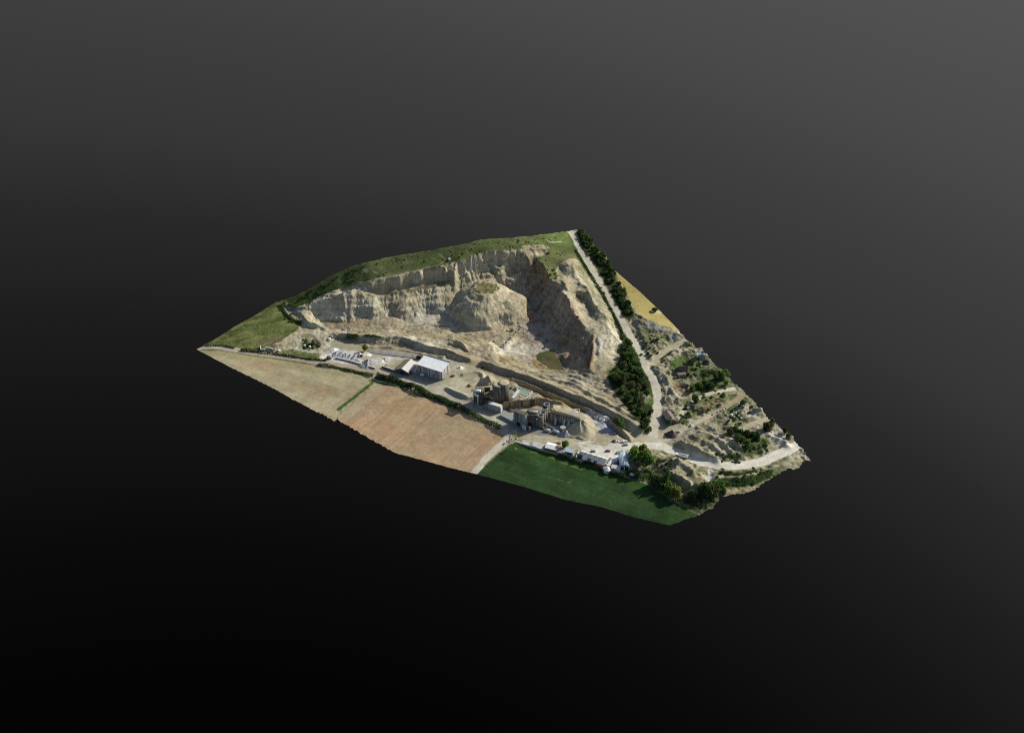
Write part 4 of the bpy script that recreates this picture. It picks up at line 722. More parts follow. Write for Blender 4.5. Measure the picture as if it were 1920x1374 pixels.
# ------------------------------------------------------------------ mesh helpers
class MB:
    def __init__(s): s.v = []; s.f = []
    def add(s, v, f):
        k = len(s.v); s.v += [tuple(map(float, p)) for p in v]; s.f += [tuple(i+k for i in q) for q in f]; return s
    def box(s, x0, x1, y0, y1, z0, z1):
        return s.add([(x0,y0,z0),(x1,y0,z0),(x1,y1,z0),(x0,y1,z0),(x0,y0,z1),(x1,y0,z1),(x1,y1,z1),(x0,y1,z1)], [(0,3,2,1),(4,5,6,7),(0,1,5,4),(1,2,6,5),(2,3,7,6),(3,0,4,7)])
    def hexa(s, lo, hi):
        n = len(lo); return s.add(list(lo)+list(hi), [tuple(range(n-1, -1, -1)), tuple(range(n, 2*n))]+[(i, (i+1) % n, n+(i+1) % n, n+i) for i in range(n)])
    def tube(s, a, b, r0, r1=None, n=10):
        r1 = r0 if r1 is None else r1; a = Vector(a); b = Vector(b); w = (b-a).normalized(); u = w.orthogonal().normalized(); t = w.cross(u)
        lo = [a+(u*math.cos(2*math.pi*i/n)+t*math.sin(2*math.pi*i/n))*r0 for i in range(n)]; hi = [b+(u*math.cos(2*math.pi*i/n)+t*math.sin(2*math.pi*i/n))*r1 for i in range(n)]
        return s.hexa(lo, hi)
    def lathe(s, prof, n=18, cx=0, cy=0):
        v = [(cx+r*math.cos(2*math.pi*i/n), cy+r*math.sin(2*math.pi*i/n), z) for r, z in prof for i in range(n)]
        f = [(k*n+i, k*n+(i+1) % n, (k+1)*n+(i+1) % n, (k+1)*n+i) for k in range(len(prof)-1) for i in range(n)]
        return s.add(v, f+[tuple(range(n-1, -1, -1)), tuple(range((len(prof)-1)*n, len(prof)*n))])
    def build(s, name, mat, parent=None, smooth_=False): return mesh_obj(name, s.v, s.f, mat, parent, smooth_)
def tag(o, label, cat, group=None, kind=None):
    o['label'] = label; o['category'] = cat
    if group: o['group'] = group
    if kind: o['kind'] = kind
    return o
def empty(name, loc, rz, label, cat, group=None):
    o = bpy.data.objects.new(name, None); COLL.objects.link(o); o.location = loc; o.rotation_euler = (0, 0, rz); o.empty_display_size = .5
    return tag(o, label, cat, group)
def copy_tree(o, parent=None):
    c = o.copy(); COLL.objects.link(c)
    if parent: c.parent = parent
    for ch in list(o.children): copy_tree(ch, c)
    return c
G = ground
def frame(a, b):
    """origin, heading and length of the line between two traced ground points; local +y points away from the viewer"""
    p = G(*a); q = G(*b); return (p[0], p[1], min(p[2], q[2])), math.atan2(q[1]-p[1], q[0]-p[0]), math.hypot(q[0]-p[0], q[1]-p[1])
def gable(w, l, h, r, along='x'):
    """walls with pointed ends: ridge along x or y"""
    b = MB()
    if along == 'x': b.add([(0,0,-1),(l,0,-1),(l,w,-1),(0,w,-1),(0,0,h),(l,0,h),(l,w,h),(0,w,h),(0,w/2,r),(l,w/2,r)], [(0,3,2,1),(0,1,5,4),(2,3,7,6),(1,2,6,9,5),(3,0,4,8,7),(4,5,9,8),(6,7,8,9)])
    else: b.add([(0,0,-1),(l,0,-1),(l,w,-1),(0,w,-1),(0,0,h),(l,0,h),(l,w,h),(0,w,h),(l/2,0,r),(l/2,w,r)], [(0,3,2,1),(0,1,5,8,4),(2,3,7,9,6),(1,2,6,5),(3,0,4,7),(4,8,9,7),(5,6,9,8)])
    return b
def slab(p, t=.18):
    p = [Vector(q) for q in p]; n = (p[1]-p[0]).cross(p[2]-p[0]).normalized()
    if n.z < 0: p = p[::-1]; n = -n
    return MB().hexa([q+n*.04 for q in p], [q+n*(t+.04) for q in p])

# ------------------------------------------------------------------ water
def pool(name, px, z, mat, label):
    v = [(*at(x, y, z), z) for x, y in px]; o = mesh_obj(name, v, [tuple(range(len(v)))], mat); o['kind'] = 'structure'; o['label'] = label; return o
pool('pond', [(x+(x-1034)*.42, y+(y-676)*.42) for x, y in A['pond']], POND_Z, 'pond_water', 'olive brown pond at the bottom of the pit')
def basin(px, mat, label):
    z = 4.9; g = [(*at(*p, z), z) for p in px]
    c = np.mean([q[:2] for q in g], 0); r = empty('settling_basin', (c[0], c[1], z), 0, label, 'basin', 'settling basins behind the timber wall')
    w = [(q[0]-c[0], q[1]-c[1]) for q in g]; n = len(w)
    MB().hexa([(x, y, -1.2) for x, y in w], [(x, y, .12) for x, y in w]).build('water', mat, r)
    o_ = [(x*1.10+.2*np.sign(x), y*1.10+.2*np.sign(y)) for x, y in w]; b = MB()
    for i in range(n):
        j = (i+1) % n; b.hexa([(*w[i], -1.3), (*w[j], -1.3), (*o_[j], -1.3), (*o_[i], -1.3)], [(*w[i], .5), (*w[j], .5), (*o_[j], .5), (*o_[i], .5)])
    b.build('rim', 'concrete', r)
basin([(968,725.5),(997,734),(990,743),(974,737)], 'turquoise_water', 'larger pale turquoise settling basin')
basin([(999,737),(1008,739),(1000,746.5),(992,744.5)], 'turquoise_water', 'small turquoise settling basin at the end')
basin([(973,738.5),(989,744),(986,747.5),(976,744)], 'ochre_sludge', 'ochre sludge basin before the turquoise ones')

# ------------------------------------------------------------------ large shed, workshop and their yard
p, a, l = frame((782.2, 699), (828.9, 713.7)); W_ = 14.2; h0, h1 = 9.4, 11.6
t = empty('metal_shed', p, a, 'large metal shed with white roof and streaked sheet walls', 'shed')
b = MB(); b.add([(0,0,-1),(l,0,-1),(l,W_,-1),(0,W_,-1),(0,0,h0),(l,0,h0),(l,W_,h1),(0,W_,h1)], [(0,3,2,1),(4,5,6,7),(0,1,5,4),(1,2,6,5),(2,3,7,6),(3,0,4,7)]); b.build('wall', 'shed_sheet', t)
rb = slab([(-.3,-.4,h0-.05),(l+.3,-.4,h0-.05),(l+.3,W_-.5,h1-.05),(-.3,W_-.5,h1-.05)], .2)
for k in range(1, 12): x = l*k/12; rb.hexa([(x-.06,-.4,h0+.1),(x+.06,-.4,h0+.1),(x+.06,W_-.6,h1+.1),(x-.06,W_-.6,h1+.1)], [(x-.06,-.4,h0+.32),(x+.06,-.4,h0+.32),(x+.06,W_-.6,h1+.32),(x-.06,W_-.6,h1+.32)])
ro = rb.build('roof', 'white_sheet', t); MB().box(-.3, l+.3, W_-.48, W_+.35, h1-1.0, h1+.55).build('ridge_flashing', 'blue_edge', ro)
dr = MB().box(l, l+.12, 5.0, 9.0, -.2, 5.2).build('door', 'steel_grey', t); MB().box(l+.12, l+.16, 6.6, 7.2, 2.6, 3.6).build('window', 'glass_dark', dr)
MB().box(l, l+.5, 1.0, 3.2, -.2, 1.0).build('scrap_ledge', 'dark_soil', t)
p, a, l = frame((742, 699), (766, 705)); W_ = 17
t = empty('workshop', p, a, 'low workshop with brown roof and dark blue door', 'workshop')
gable(W_, l, 4.0, 6.4, 'y').build('wall', 'dark_boards', t)
o = slab([(-.5,-.6,3.75),(l/2,-.6,6.45),(l/2,W_+.5,6.45),(-.5,W_+.5,3.75)]).build('roof', 'dark_roof', t)
o = slab([(l/2,-.6,6.45),(l+.5,-.6,3.75),(l+.5,W_+.5,3.75),(l/2,W_+.5,6.45)]).build('roof', 'pale_roof', t); o['label'] = 'pale worn roof slope'
MB().box(l*.34, l*.66, -.1, 0, -.3, 3.6).build('door', 'blue_door', t); MB().box(l, l+4, 6, 12, -.5, 2.8).build('side_shelter', 'pale_roof', t)
def wallrun(name, pts, h, th, mat, label, cat, z=None, sink=1.2, group=None, cap=None):
    w = [G(*q) for q in pts]; o0 = w[0]; b = MB(); c = MB(); zt = z
    P = [Vector((q[0]-o0[0], q[1]-o0[1], 0)) for q in w]
    for i in range(len(P)-1):
        u = (P[i+1]-P[i]).normalized(); n_ = Vector((-u.y, u.x, 0))*th*.5; e0 = P[i]-u*th*.2*(i > 0); e1 = P[i+1]+u*th*.2*(i < len(P)-2)
        z0 = w[i][2]-o0[2]; z1 = w[i+1][2]-o0[2]; k = i*.003
        b.hexa([(*(e0-n_)[:2], z0-sink), (*(e1-n_)[:2], z1-sink), (*(e1+n_)[:2], z1-sink), (*(e0+n_)[:2], z0-sink)], [(*(e0-n_)[:2], z0+h+k), (*(e1-n_)[:2], z1+h+k), (*(e1+n_)[:2], z1+h+k), (*(e0+n_)[:2], z0+h+k)])
        if cap: n2_ = n_*1.25; c.hexa([(*(e0-n2_)[:2], z0+h+k), (*(e1-n2_)[:2], z1+h+k), (*(e1+n2_)[:2], z1+h+k), (*(e0+n2_)[:2], z0+h+k)], [(*(e0-n2_)[:2], z0+h+.3+k), (*(e1-n2_)[:2], z1+h+.3+k), (*(e1+n2_)[:2], z1+h+.3+k), (*(e0+n2_)[:2], z0+h+.3+k)])
    if cap:
        t = empty(name, o0, 0, label, cat, group); b.build('panel', mat, t); c.build('coping', cap, t); return t
    o = b.build(name, mat); o.location = o0; return tag(o, label, cat, group)
wallrun('yard_wall', [(724,685),(718,690),(730,694.5),(741,698)], 2.0, .5, 'dark_boards', 'dark low wall bent round the corner beside the blue-doored workshop', 'wall', cap='concrete_top')
wallrun('yard_wall', [(629,672),(640,674.5),(655,678),(672,683),(690,688),(704,692)], 1.3, .8, 'concrete', 'long low kerb wall between lane and gravel heaps', 'wall', cap='concrete_top')
for (x0, y0, x1, y1, lab) in ((690,656.5,784,668,'long pale trough nearest the earth bank'), (692,660.5,783,671.5,'long pale trough nearest the open yard')):
    p, a, l = frame((x0, y0), (x1, y1)); t = empty('concrete_trough', p, a, lab, 'trough', 'long troughs across the yard')
    MB().box(0, l, -.9, -.65, -.6, .8).box(0, l, .65, .9, -.6, .8).build('side_wall', 'white_stone', t); MB().box(0, l, -.65, .65, -.6, .35).build('channel', 'steel_grey', t)
def tank(x0, y0, x1, y1, r, mat, label, name='storage_tank'):
    p, a, l = frame((x0, y0), (x1, y1)); t = empty(name, p, a, label, 'tank')
    MB().tube((-.3, 0, r+.3), (0, 0, r+.3), r*.7, r, 16).tube((0, 0, r+.3), (l, 0, r+.3), r, r, 16).tube((l, 0, r+.3), (l+.3, 0, r+.3), r, r*.7, 16).build('shell', mat, t, True)
    for q in (.22, .78): MB().box(l*q-.25, l*q+.25, -r*.8, r*.8, -.4, r*.5).build('saddle', 'concrete', t)
    return t
tank(781.5, 672.5, 793, 673.5, 1.5, 'black_steel', 'black tank lying behind the white-roofed shed'); tank(788.5, 704.5, 794.5, 705.5, 1.15, 'white_paint', 'small white tank lying before the streaked shed wall')

def digger(px, py, rz, s, body, bucket, label):
    g = G(px, py); t = empty('digger', g, rz, label, 'digger')
    for sy in (-1, 1):
        tr = MB().hexa([(-1.9*s, (sy*1.1-.35)*s, .2*s), (1.9*s, (sy*1.1-.35)*s, .2*s), (1.9*s, (sy*1.1+.35)*s, .2*s), (-1.9*s, (sy*1.1+.35)*s, .2*s)], [(-1.5*s, (sy*1.1-.35)*s, 1.0*s), (1.5*s, (sy*1.1-.35)*s, 1.0*s), (1.5*s, (sy*1.1+.35)*s, 1.0*s), (-1.5*s, (sy*1.1+.35)*s, 1.0*s)]); tr.box(-1.5*s, 1.5*s, (sy*1.1-.35)*s, (sy*1.1+.35)*s, -.05, .2*s).build('track', 'rubber', t)
    MB().box(-2.0*s, 1.2*s, -1.2*s, 1.2*s, 1.05*s, 2.2*s).box(-2.2*s, -.9*s, -1.1*s, 1.1*s, 2.2*s, 2.6*s).build('body', body, t)
    c = MB().hexa([(.0, .2*s, 2.2*s), (1.3*s, .2*s, 2.2*s), (1.3*s, 1.2*s, 2.2*s), (0, 1.2*s, 2.2*s)], [(.1*s, .25*s, 3.4*s), (1.1*s, .25*s, 3.4*s), (1.1*s, 1.15*s, 3.4*s), (.1*s, 1.15*s, 3.4*s)]).build('cab', body, t); MB().box(.2*s, 1.33*s, .3*s, 1.1*s, 2.5*s, 3.2*s).build('window', 'glass_dark', c)
    bm_ = MB().tube((1.0*s, -.4*s, 1.9*s), (3.2*s, -.4*s, 4.0*s), .28*s, .24*s, 6).tube((3.2*s, -.4*s, 4.0*s), (4.6*s, -.4*s, 2.0*s), .22*s, .18*s, 6).build('boom', body, t)
    MB().hexa([(4.2*s, -1.0*s, .6*s), (5.2*s, -1.0*s, .4*s), (5.2*s, .2*s, .4*s), (4.2*s, .2*s, .6*s)], [(4.4*s, -1.0*s, 2.0*s), (5.0*s, -1.0*s, 1.8*s), (5.0*s, .2*s, 1.8*s), (4.4*s, .2*s, 2.0*s)]).build('bucket', bucket, bm_)
digger(772, 680, -.15, 1.05, 'digger_red', 'machine_yellow', 'rusty red digger with yellow bucket behind the brown-roofed workshop')
def loader(px, py, rz, s, mat, label):
    g = G(px, py); t = empty('wheel_loader', g, rz, label, 'loader')
    for sx in (-1.2, 1.3):
        for sy in (-1, 1): MB().tube((sx*s, sy*.75*s, .7*s), (sx*s, sy*1.2*s, .7*s), .7*s, .7*s, 12).build('wheel', 'rubber', t)
    MB().box(-2.1*s, .2*s, -.8*s, .8*s, .8*s, 2.0*s).box(.2*s, 1.7*s, -.5*s, .5*s, .8*s, 1.5*s).build('body', mat, t)
    c = MB().box(-.6*s, .5*s, -.65*s, .65*s, 2.0*s, 3.2*s).build('cab', 'glass_dark', t); MB().box(-.7*s, .6*s, -.75*s, .75*s, 3.2*s, 3.35*s).build('cab_roof', mat, c)
    MB().tube((1.0*s, -.5*s, 1.5*s), (2.8*s, -.5*s, .7*s), .13*s, None, 6).tube((1.0*s, .5*s, 1.5*s), (2.8*s, .5*s, .7*s), .13*s, None, 6).build('arm', mat, t)
    MB().hexa([(2.6*s, -1.3*s, .1), (3.7*s, -1.3*s, .05), (3.7*s, 1.3*s, .05), (2.6*s, 1.3*s, .1)], [(2.5*s, -1.3*s, 1.3*s), (3.0*s, -1.3*s, 1.2*s), (3.0*s, 1.3*s, 1.2*s), (2.5*s, 1.3*s, 1.3*s)]).build('bucket', 'steel_grey', t)
loader(881, 724, 2.2, .8, 'machine_yellow', 'yellow wheel loader alone on the sandy yard'); loader(1047, 831.5, .4, .62, 'machine_yellow', 'small yellow loader beside the white-roofed hall')

# ------------------------------------------------------------------ heaps of gravel and sand
def heap(px, py, rx, ry, h, mat, label, cat='heap', group=None, rot=0, name='gravel_heap', seed=0, top=.08):
    g = G(px, py); rs = random.Random(seed*7+3); n, m_ = 40, 14; v = [(0, 0, h)]; ph = [rs.uniform(0, 6.28) for _ in range(4)]
    for k in range(1, m_+1):
        q = k/m_
        for i in range(n):
            th = 2*math.pi*i/n; w = 1+q*(.10*math.sin(2*th+ph[0])+.07*math.sin(5*th+ph[1])+.05*math.sin(9*th+ph[2]))
            zz = h*max(0, (1-q)**1.05-.0) if q > top else h*(1-top*.4)
            zz = h*(1-(q if q > top else top*.8))**1.1*(1+.16*math.sin(7*th+ph[3])*q+.14*math.sin(3*th+ph[2]+q*3))+rs.uniform(-.07, .07)*h
            x = rx*q*w*math.cos(th); y = ry*q*w*math.sin(th); X = x*math.cos(rot)-y*math.sin(rot); Y = x*math.sin(rot)+y*math.cos(rot)
            base = zat(g[0]+X, g[1]+Y)-g[2]
            v.append((X, Y, max(zz, 0)+base*q*(1 if abs(base) < 3 else 0)-(.5 if k == m_ else 0)))
    f = [(0, 1+i, 1+(i+1) % n) for i in range(n)]+[(1+(k-1)*n+i, 1+k*n+i, 1+k*n+(i+1) % n, 1+(k-1)*n+(i+1) % n) for k in range(1, m_) for i in range(n)]
    o = mesh_obj(name, v, f, mat, None, True); o.location = g; return tag(o, label, cat, group)
GH = 'gravel heaps along the lane'
for i, (x, y, rx, ry, h, m_, lab) in enumerate([
  (626,658,4.2,3.2,1.9,'white_stone','small white heap at the far end of the heap row'), (631,664.5,4.6,4.4,2.4,'bluish_gravel','second bluish heap in the row, above the brown boulder'), (640,666,4.8,5.2,3.2,'gravel','grey heap third in the row beside the low kerb wall'),
  (648.5,668,5,5.5,3.4,'bluish_gravel','middle bluish heap of the row'), (657,669.5,4.6,5,3.0,'pinkish_gravel','pinkish heap between two bluish heaps'), (666,671,5,5,3.3,'bluish_gravel','bluish heap just before the dark-mouthed drum'),
  (671,679.5,5.2,3.6,2.6,'pinkish_gravel','low pink heap beside the biggest heap'), (691,683,8.4,6.2,5.2,'gravel','biggest grey gravel heap'), (689,666.5,4.6,2.4,1.1,'white_stone','flat white ring of stone behind the biggest heap'),
  (716,679,3.6,3.2,1.7,'white_stone','white heap of the outlying pair, nearer the biggest heap'), (722,676,3.8,3.2,2.0,'pinkish_gravel','pale heap farthest along the yard, near the workshop')]):
    heap(x, y-1, rx*.95, ry*1.6, h*.85, m_, lab, group=GH, seed=i, rot=-.45)
heap(1089, 805, 16, 14, 9.6, 'pale_sand', 'tall pale sand heap at the end of the bay wall', 'sand heap', name='sand_heap', seed=31, top=.04)
heap(1060, 815, 7, 5, 4.2, 'gravel', 'grey gravel heap leaning on the tall sand heap', seed=32); heap(1111, 780, 9, 5, 3.6, 'gravel', 'dark grey heap behind the tall sand heap', seed=33, rot=-.3); heap(1128, 797, 9, 7, 3.0, 'bluish_gravel', 'bluish heap beside the bushy tree', seed=34)
heap(1133, 786.5, 5, 3, 2.2, 'white_stone', 'white stone heap between the bluish and dark grey heaps', seed=35); heap(1140, 806, 7, 4, 2.0, 'bluish_gravel', 'low bluish heap near the dark patch of yard', seed=36)  # the dark patch is a plain grey spot in the ground colours
heap(915, 716, 8, 6, 6.5, 'pale_sand', 'bright sand cone behind the hopper tower', 'sand heap', name='sand_heap', seed=37); heap(1036, 765, 7, 6, 3.0, 'pale_sand', 'sandy bank beside the black-topped silos', 'sand heap', name='sand_heap', seed=38)
heap(1259, 816, 6.2, 4.6, 5.0, 'dark_soil', 'dark brown soil heap at the road junction', 'soil heap', name='soil_heap', seed=40); heap(862, 690, 4, 3, 1.8, 'white_stone', 'small white rubble heap behind the big shed', seed=41); heap(1296, 799, 2.4, 2.0, 2.0, 'concrete_top', 'small grey heap beside the dirt track', seed=42)
heap(975, 752, 3.2, 2.6, 2.2, 'pale_sand', 'little sand heap at the foot of the white-hooded conveyor', 'sand heap', name='sand_heap', seed=51); heap(893, 745, 5, 3.4, 2.4, 'pale_sand', 'sand heap against the back of the hopper tower', 'sand heap', name='sand_heap', seed=52); heap(918, 757, 3.6, 2.6, 2.0, 'pale_sand', 'sand heap under the crusher frame', 'sand heap', name='sand_heap', seed=53)
heap(956, 770, 4.4, 3.2, 2.4, 'dark_soil', 'brown soil heap in front of the tan board wall', 'soil heap', name='soil_heap', seed=54); heap(1045, 803, 4.2, 2.8, 2.0, 'gravel', 'low grey heap at the foot of the bay wall', seed=55); heap(1122, 782, 3.4, 2.6, 1.7, 'white_stone', 'small white heap behind the dark grey heap', seed=56)
def boulder(px, py, r, mat, label, seed=0, sx=1, name='boulder', group=None, cat='boulder'):
    g = G(px, py); rs = random.Random(seed); b = MB(); n = 10; prof = [(.55, -.3), (.95, .1), (1.0, .5), (.8, .95), (.4, 1.2)]
    v = [(sx*r*q*(1+rs.uniform(-.18, .18))*math.cos(6.283*i/n), r*q*(1+rs.uniform(-.18, .18))*math.sin(6.283*i/n), r*z*(1+rs.uniform(-.1, .1))) for q, z in prof for i in range(n)]
    b.add(v, [(k*n+i, k*n+(i+1) % n, (k+1)*n+(i+1) % n, (k+1)*n+i) for k in range(4) for i in range(n)]+[tuple(range(4*n, 5*n))])
    o = b.build(name, mat); o.location = g; o.rotation_euler = (0, 0, rs.uniform(0, 3)); return tag(o, label, cat, group)
boulder(617, 672.5, 2.4, 'brown_wall', 'brown boulder at the corner of the lane', 3, 1.2); boulder(621.5, 632, 1.6, 'rock', 'pale boulder on the earth bank above the white rock', 4); boulder(617, 636.5, 1.5, 'white_stone', 'white rock in the dark bushes', 5, 1.2)
boulder(571, 649.5, 1.2, 'white_stone', 'white rock nearest the meadow edge bushes', 6); boulder(580.5, 650.5, 1.3, 'white_stone', 'white rock beneath the pink blossom bush', 7); boulder(561, 632, .9, 'white_stone', 'little white rock on the rough ground by the pit lip', 8)
for i, (x, y, r) in enumerate([(1352,771,1),(1357,768.5,.9),(1347,773,.9),(1361,766,.8),(1372,779,1.2),(1380,775,1.1),(1376,783,1.0),(1386,780,1.2),(1390,785,.9),(1337,777,.8),(1472,806,1.3),(1463,812,1.1),(1480,820,1.2),(1468,822,1.0),(1456,816,1.0),(1474,830,1.1)]):
    boulder(x, y, r, 'white_stone' if i % 3 else 'rock', 'pale rock in the broken ground beside the dirt track' if i < 10 else 'pale rock on the rubble slope near the bend of the road', 20+i, 1.2, 'rock', 'rocks beside the dirt track' if i < 10 else 'rocks on the rubble slope', 'rock')
for i, (x, y, r) in enumerate([(952,620,1.3),(962,618,1.5),(975,612,1.6),(968,622,1.2),(958,634,1.4),(950,642,1.5),(945,646,1.2),(972,605,1.1),(927,640,1.3),(940,650,1.1),(982,624,1.2)]):
    boulder(x, y, r, 'rock', 'sandy boulder fallen at the foot of the free-standing hill', 50+i, 1.1, 'rock', 'boulders at the foot of the hill', 'rock')
# drum with a dark mouth
g = G(676, 668.5); t = empty('concrete_pipe', g, -.9, 'wide pipe with a dark mouth between the gravel heaps', 'pipe')
MB().tube((-1.6, 0, 1.5), (1.6, 0, 1.5), 1.9, 1.9, 18).build('shell', 'white_stone', t, True); MB().tube((1.6, 0, 1.5), (1.66, 0, 1.5), 1.6, 1.6, 18).build('mouth', 'dark_opening', t)

# ------------------------------------------------------------------ the gravel works
def silo(px, py, r, h, mat, topmat, label, group=None, topz=.9, open_=False):
    g = G(px, py); t = empty('silo', g, 0, label, 'silo', group)
    MB().lathe([(r, -1.2), (r, h)], 24).build('shell', mat, t, True)
    if open_: MB().lathe([(r+.12, h-.25), (r+.12, h+.2), (r-.15, h+.2), (r-.15, h+.02)], 24).build('rim', 'steel_grey', t); MB().lathe([(r-.2, h+.01), (.2, h+.06)], 24).build('top', topmat, t)
    else: MB().lathe([(r+.15, h), (r+.1, h+.15), (r*.5, h+topz*.75), (.3, h+topz)], 24).build('top', topmat, t, True)
    b = MB()
    for k in range(int(h/.8)): b.box(-.25, .25, -r-.35, -r-.28, k*.8, k*.8+.06)
    b.box(-.3, -.25, -r-.35, -r-.28, -.5, h+.6).box(.25, .3, -r-.35, -r-.28, -.5, h+.6).build('ladder', 'steel_grey', t)
    return t
silo(933.5, 752, 4.7, 18, 'silo_sheet', 'pale_sand', 'tall stained silo with sandy top next to the hopper tower', 'pair of stained silos', .25); silo(945, 750, 4.6, 18.5, 'silo_sheet', 'pale_sand', 'tall stained silo of the pair nearer the settling basins', 'pair of stained silos', .25)
for i, (x, y, lab) in enumerate([(1024.5,780,'black-topped slim silo farthest back, beside the sandy bank'),(1021.5,787,'black-topped slim silo, second from the sandy bank'),(1018,795,'bluish black-topped slim silo, third from the sandy bank'),(1013.5,801,'black-topped slim silo nearest the road')]):
    silo(x, y, 2.55, 12.4, 'silo_sheet', 'dark_opening', lab, 'slim silos with black tops', open_=True)
p, a, l = frame((888, 757), (905, 761)); t = empty('hopper_tower', p, a, 'dark hopper tower with white drum and white downpipe', 'tower')
b = MB().box(0, l*.95, 0, 6, -1, 13.5); b.build('body', 'dark_boards', t); MB().box(l*.35, l*.95, .5, 5.6, 13.5, 15.5).build('hopper', 'silo_sheet', t)
MB().tube((-1.2, -.9, 14.6), (l*.85, -.9, 15.8), 1.15, 1.15, 14).build('drum', 'white_paint', t, True)
MB().hexa([(l*.15, -1.4, 10.2), (l*.62, -1.4, 8.6), (l*.62, -.1, 8.6), (l*.15, -.1, 10.2)], [(l*.15, -1.2, 12.8), (l*.62, -1.2, 11.2), (l*.62, -.1, 11.2), (l*.15, -.1, 12.8)]).build('chute', 'white_paint', t)
MB().tube((l*.52, -.9, -1), (l*.52, -.9, 8.8), .55, .55, 10).build('downpipe', 'white_stone', t, True); MB().tube((-3, -2.5, 5.5), (l*.4, -.9, .5), .16, .16, 6).build('brace', 'white_paint', t)
p, a, l = frame((906, 758), (928, 757)); t = empty('crusher', p, a, 'open crusher frame with sandy machinery beside the stained silos', 'crusher')
for x in (.4, l-.4):
    for y in (.4, 6.6): MB().box(x-.3, x+.3, y-.3, y+.3, -1, 12.5).build('leg', 'timber_boards', t)
MB().box(0, l, 0, 7, 3.4, 3.75).build('platform', 'dark_boards', t); MB().box(0, l*.62, 6.92, 7.2, 3.8, 13).build('back_panel', 'dark_boards', t); MB().box(0, l, 0, 7, 8.6, 8.9).build('platform', 'timber_boards', t); MB().box(l*.5, l*.9, 2, 5, 8.9, 11.5).build('screen_box', 'silo_sheet', t)
MB().hexa([(2, 2, 5), (5, 2, 5), (5, 5, 5), (2, 5, 5)], [(1, 1, 8), (6, 1, 8), (6, 6, 8), (1, 6, 8)]).build('hopper', 'timber_boards', t); MB().box(6.4, 9.2, 1.6, 4.6, 3.75, 6.6).tube((6.2, 1.4, 5.4), (9.4, 1.4, 5.4), 1.2, None, 12).build('machine', 'rock', t); MB().tube((l*.1, -.6, 3.0), (l*1.02, -.6, 4.4), .35, None, 8).build('conveyor_beam', 'steel_grey', t)
p, a, l = frame((914.5, 767), (938, 774)); t = empty('concrete_bunker', p, a, 'square concrete bunker with bluish front and pale top', 'bunker')
MB().box(0, l, 0, 3.6, -1, 6.0).build('wall', 'blue_concrete', t); MB().box(-.1, l+.1, -.1, 3.7, 6.0, 6.35).build('top_slab', 'concrete_top', t); MB().box(l, l+.5, .2, 3.4, -1, 5.2).build('buttress', 'concrete_top', t); MB().box(-4, 0, .6, 1.0, -1, 4).build('gate', 'timber_boards', t)
p, a, l = frame((938, 781.5), (962, 793.5)); t = empty('lean_to', p, a, 'low lean-to with pale sloping roof before the clad tower', 'lean-to')
b = MB(); b.add([(0,0,-1),(l,0,-1),(l,5,-1),(0,5,-1),(0,0,2.2),(l,0,2.2),(l,5,4.2),(0,5,4.2)], [(0,3,2,1),(4,5,6,7),(0,1,5,4),(1,2,6,5),(2,3,7,6),(3,0,4,7)]); b.build('wall', 'blue_concrete', t); slab([(-.2,-.4,2.1),(l+.2,-.4,2.1),(l+.2,5,4.25),(-.2,5,4.25)], .15).build('roof', 'concrete_top', t)
p, a, l = frame((962.5, 794), (985, 803.5)); t = empty('clad_tower', p, a, 'tall tower clad in ribbed grey-blue sheets', 'tower')
b = MB().box(0, l, 0, 4.2, -1, 13.2)
for k in range(9): b.box(l*(k+.2)/9, l*(k+.6)/9, -.22, 0, -1, 13.1)
b.build('wall', 'grey_cladding', t); MB().box(-.15, l+.15, -.3, 4.35, 13.2, 13.5).build('roof', 'dark_boards', t); MB().box(l*.3, l*.55, -.35, -.23, -.5, 3.6).build('door', 'dark_opening', t)
p, a, l = frame((986, 799.5), (1010, 801)); t = empty('screening_house', p, a, 'dark boarded screening house beside the clad tower', 'building')
MB().box(.15, l, 0, 5, -1, 12.2).build('wall', 'dark_boards', t); slab([(0,-.4,12.2),(l+.3,-.4,12.2),(l+.3,5.2,12.6),(0,5.2,12.6)], .15).build('roof', 'dark_boards', t); MB().tube((2, 2.6, 13.5), (l-1, 2.6, 14.0), .8, None, 12).build('pipe', 'concrete_top', t, True); MB().tube((1.2, 2.6, 13.4), (2.0, 2.6, 13.5), 1.5, 1.5, 12).build('fan', 'black_steel', t); MB().box(2, 5, -.1, 0, -.3, 4).build('door', 'dark_opening', t)
TW = wallrun('retaining_wall', [(944,766),(958,764),(972,762),(985,761),(997,760),(1011,758.5)], 6.2, .8, 'timber_boards', 'curved retaining wall of tan upright boards', 'wall', cap='dark_boards')
p, a, l = frame((1031.5, 789), (1087, 803)); t = empty('bay_wall', p, a, 'long bay wall of light and dark upright sheets', 'wall')
b = MB().box(0, l, 0, 1.0, -1.5, 8.2)
for k in range(14): b.box(l*(k+.3)/14-.2, l*(k+.3)/14+.2, -.5, 0, -1.5, 8.0)
b.build('panel', 'bay_sheets', t); MB().box(-.2, l+.2, -.3, 1.2, 8.2, 8.6).build('coping', 'black_steel', t)
for k in (3, 7, 9): MB().hexa([(l*k/14-.6, -4.5, -.6), (l*k/14+.6, -4.5, -.6), (l*k/14+.6, 0, -.6), (l*k/14-.6, 0, -.6)], [(l*k/14-.6, -4.2, 0), (l*k/14+.6, -4.2, 0), (l*k/14+.6, -.6, 5.2), (l*k/14-.6, -.6, 5.2)]).build('chute', 'concrete_top', t)
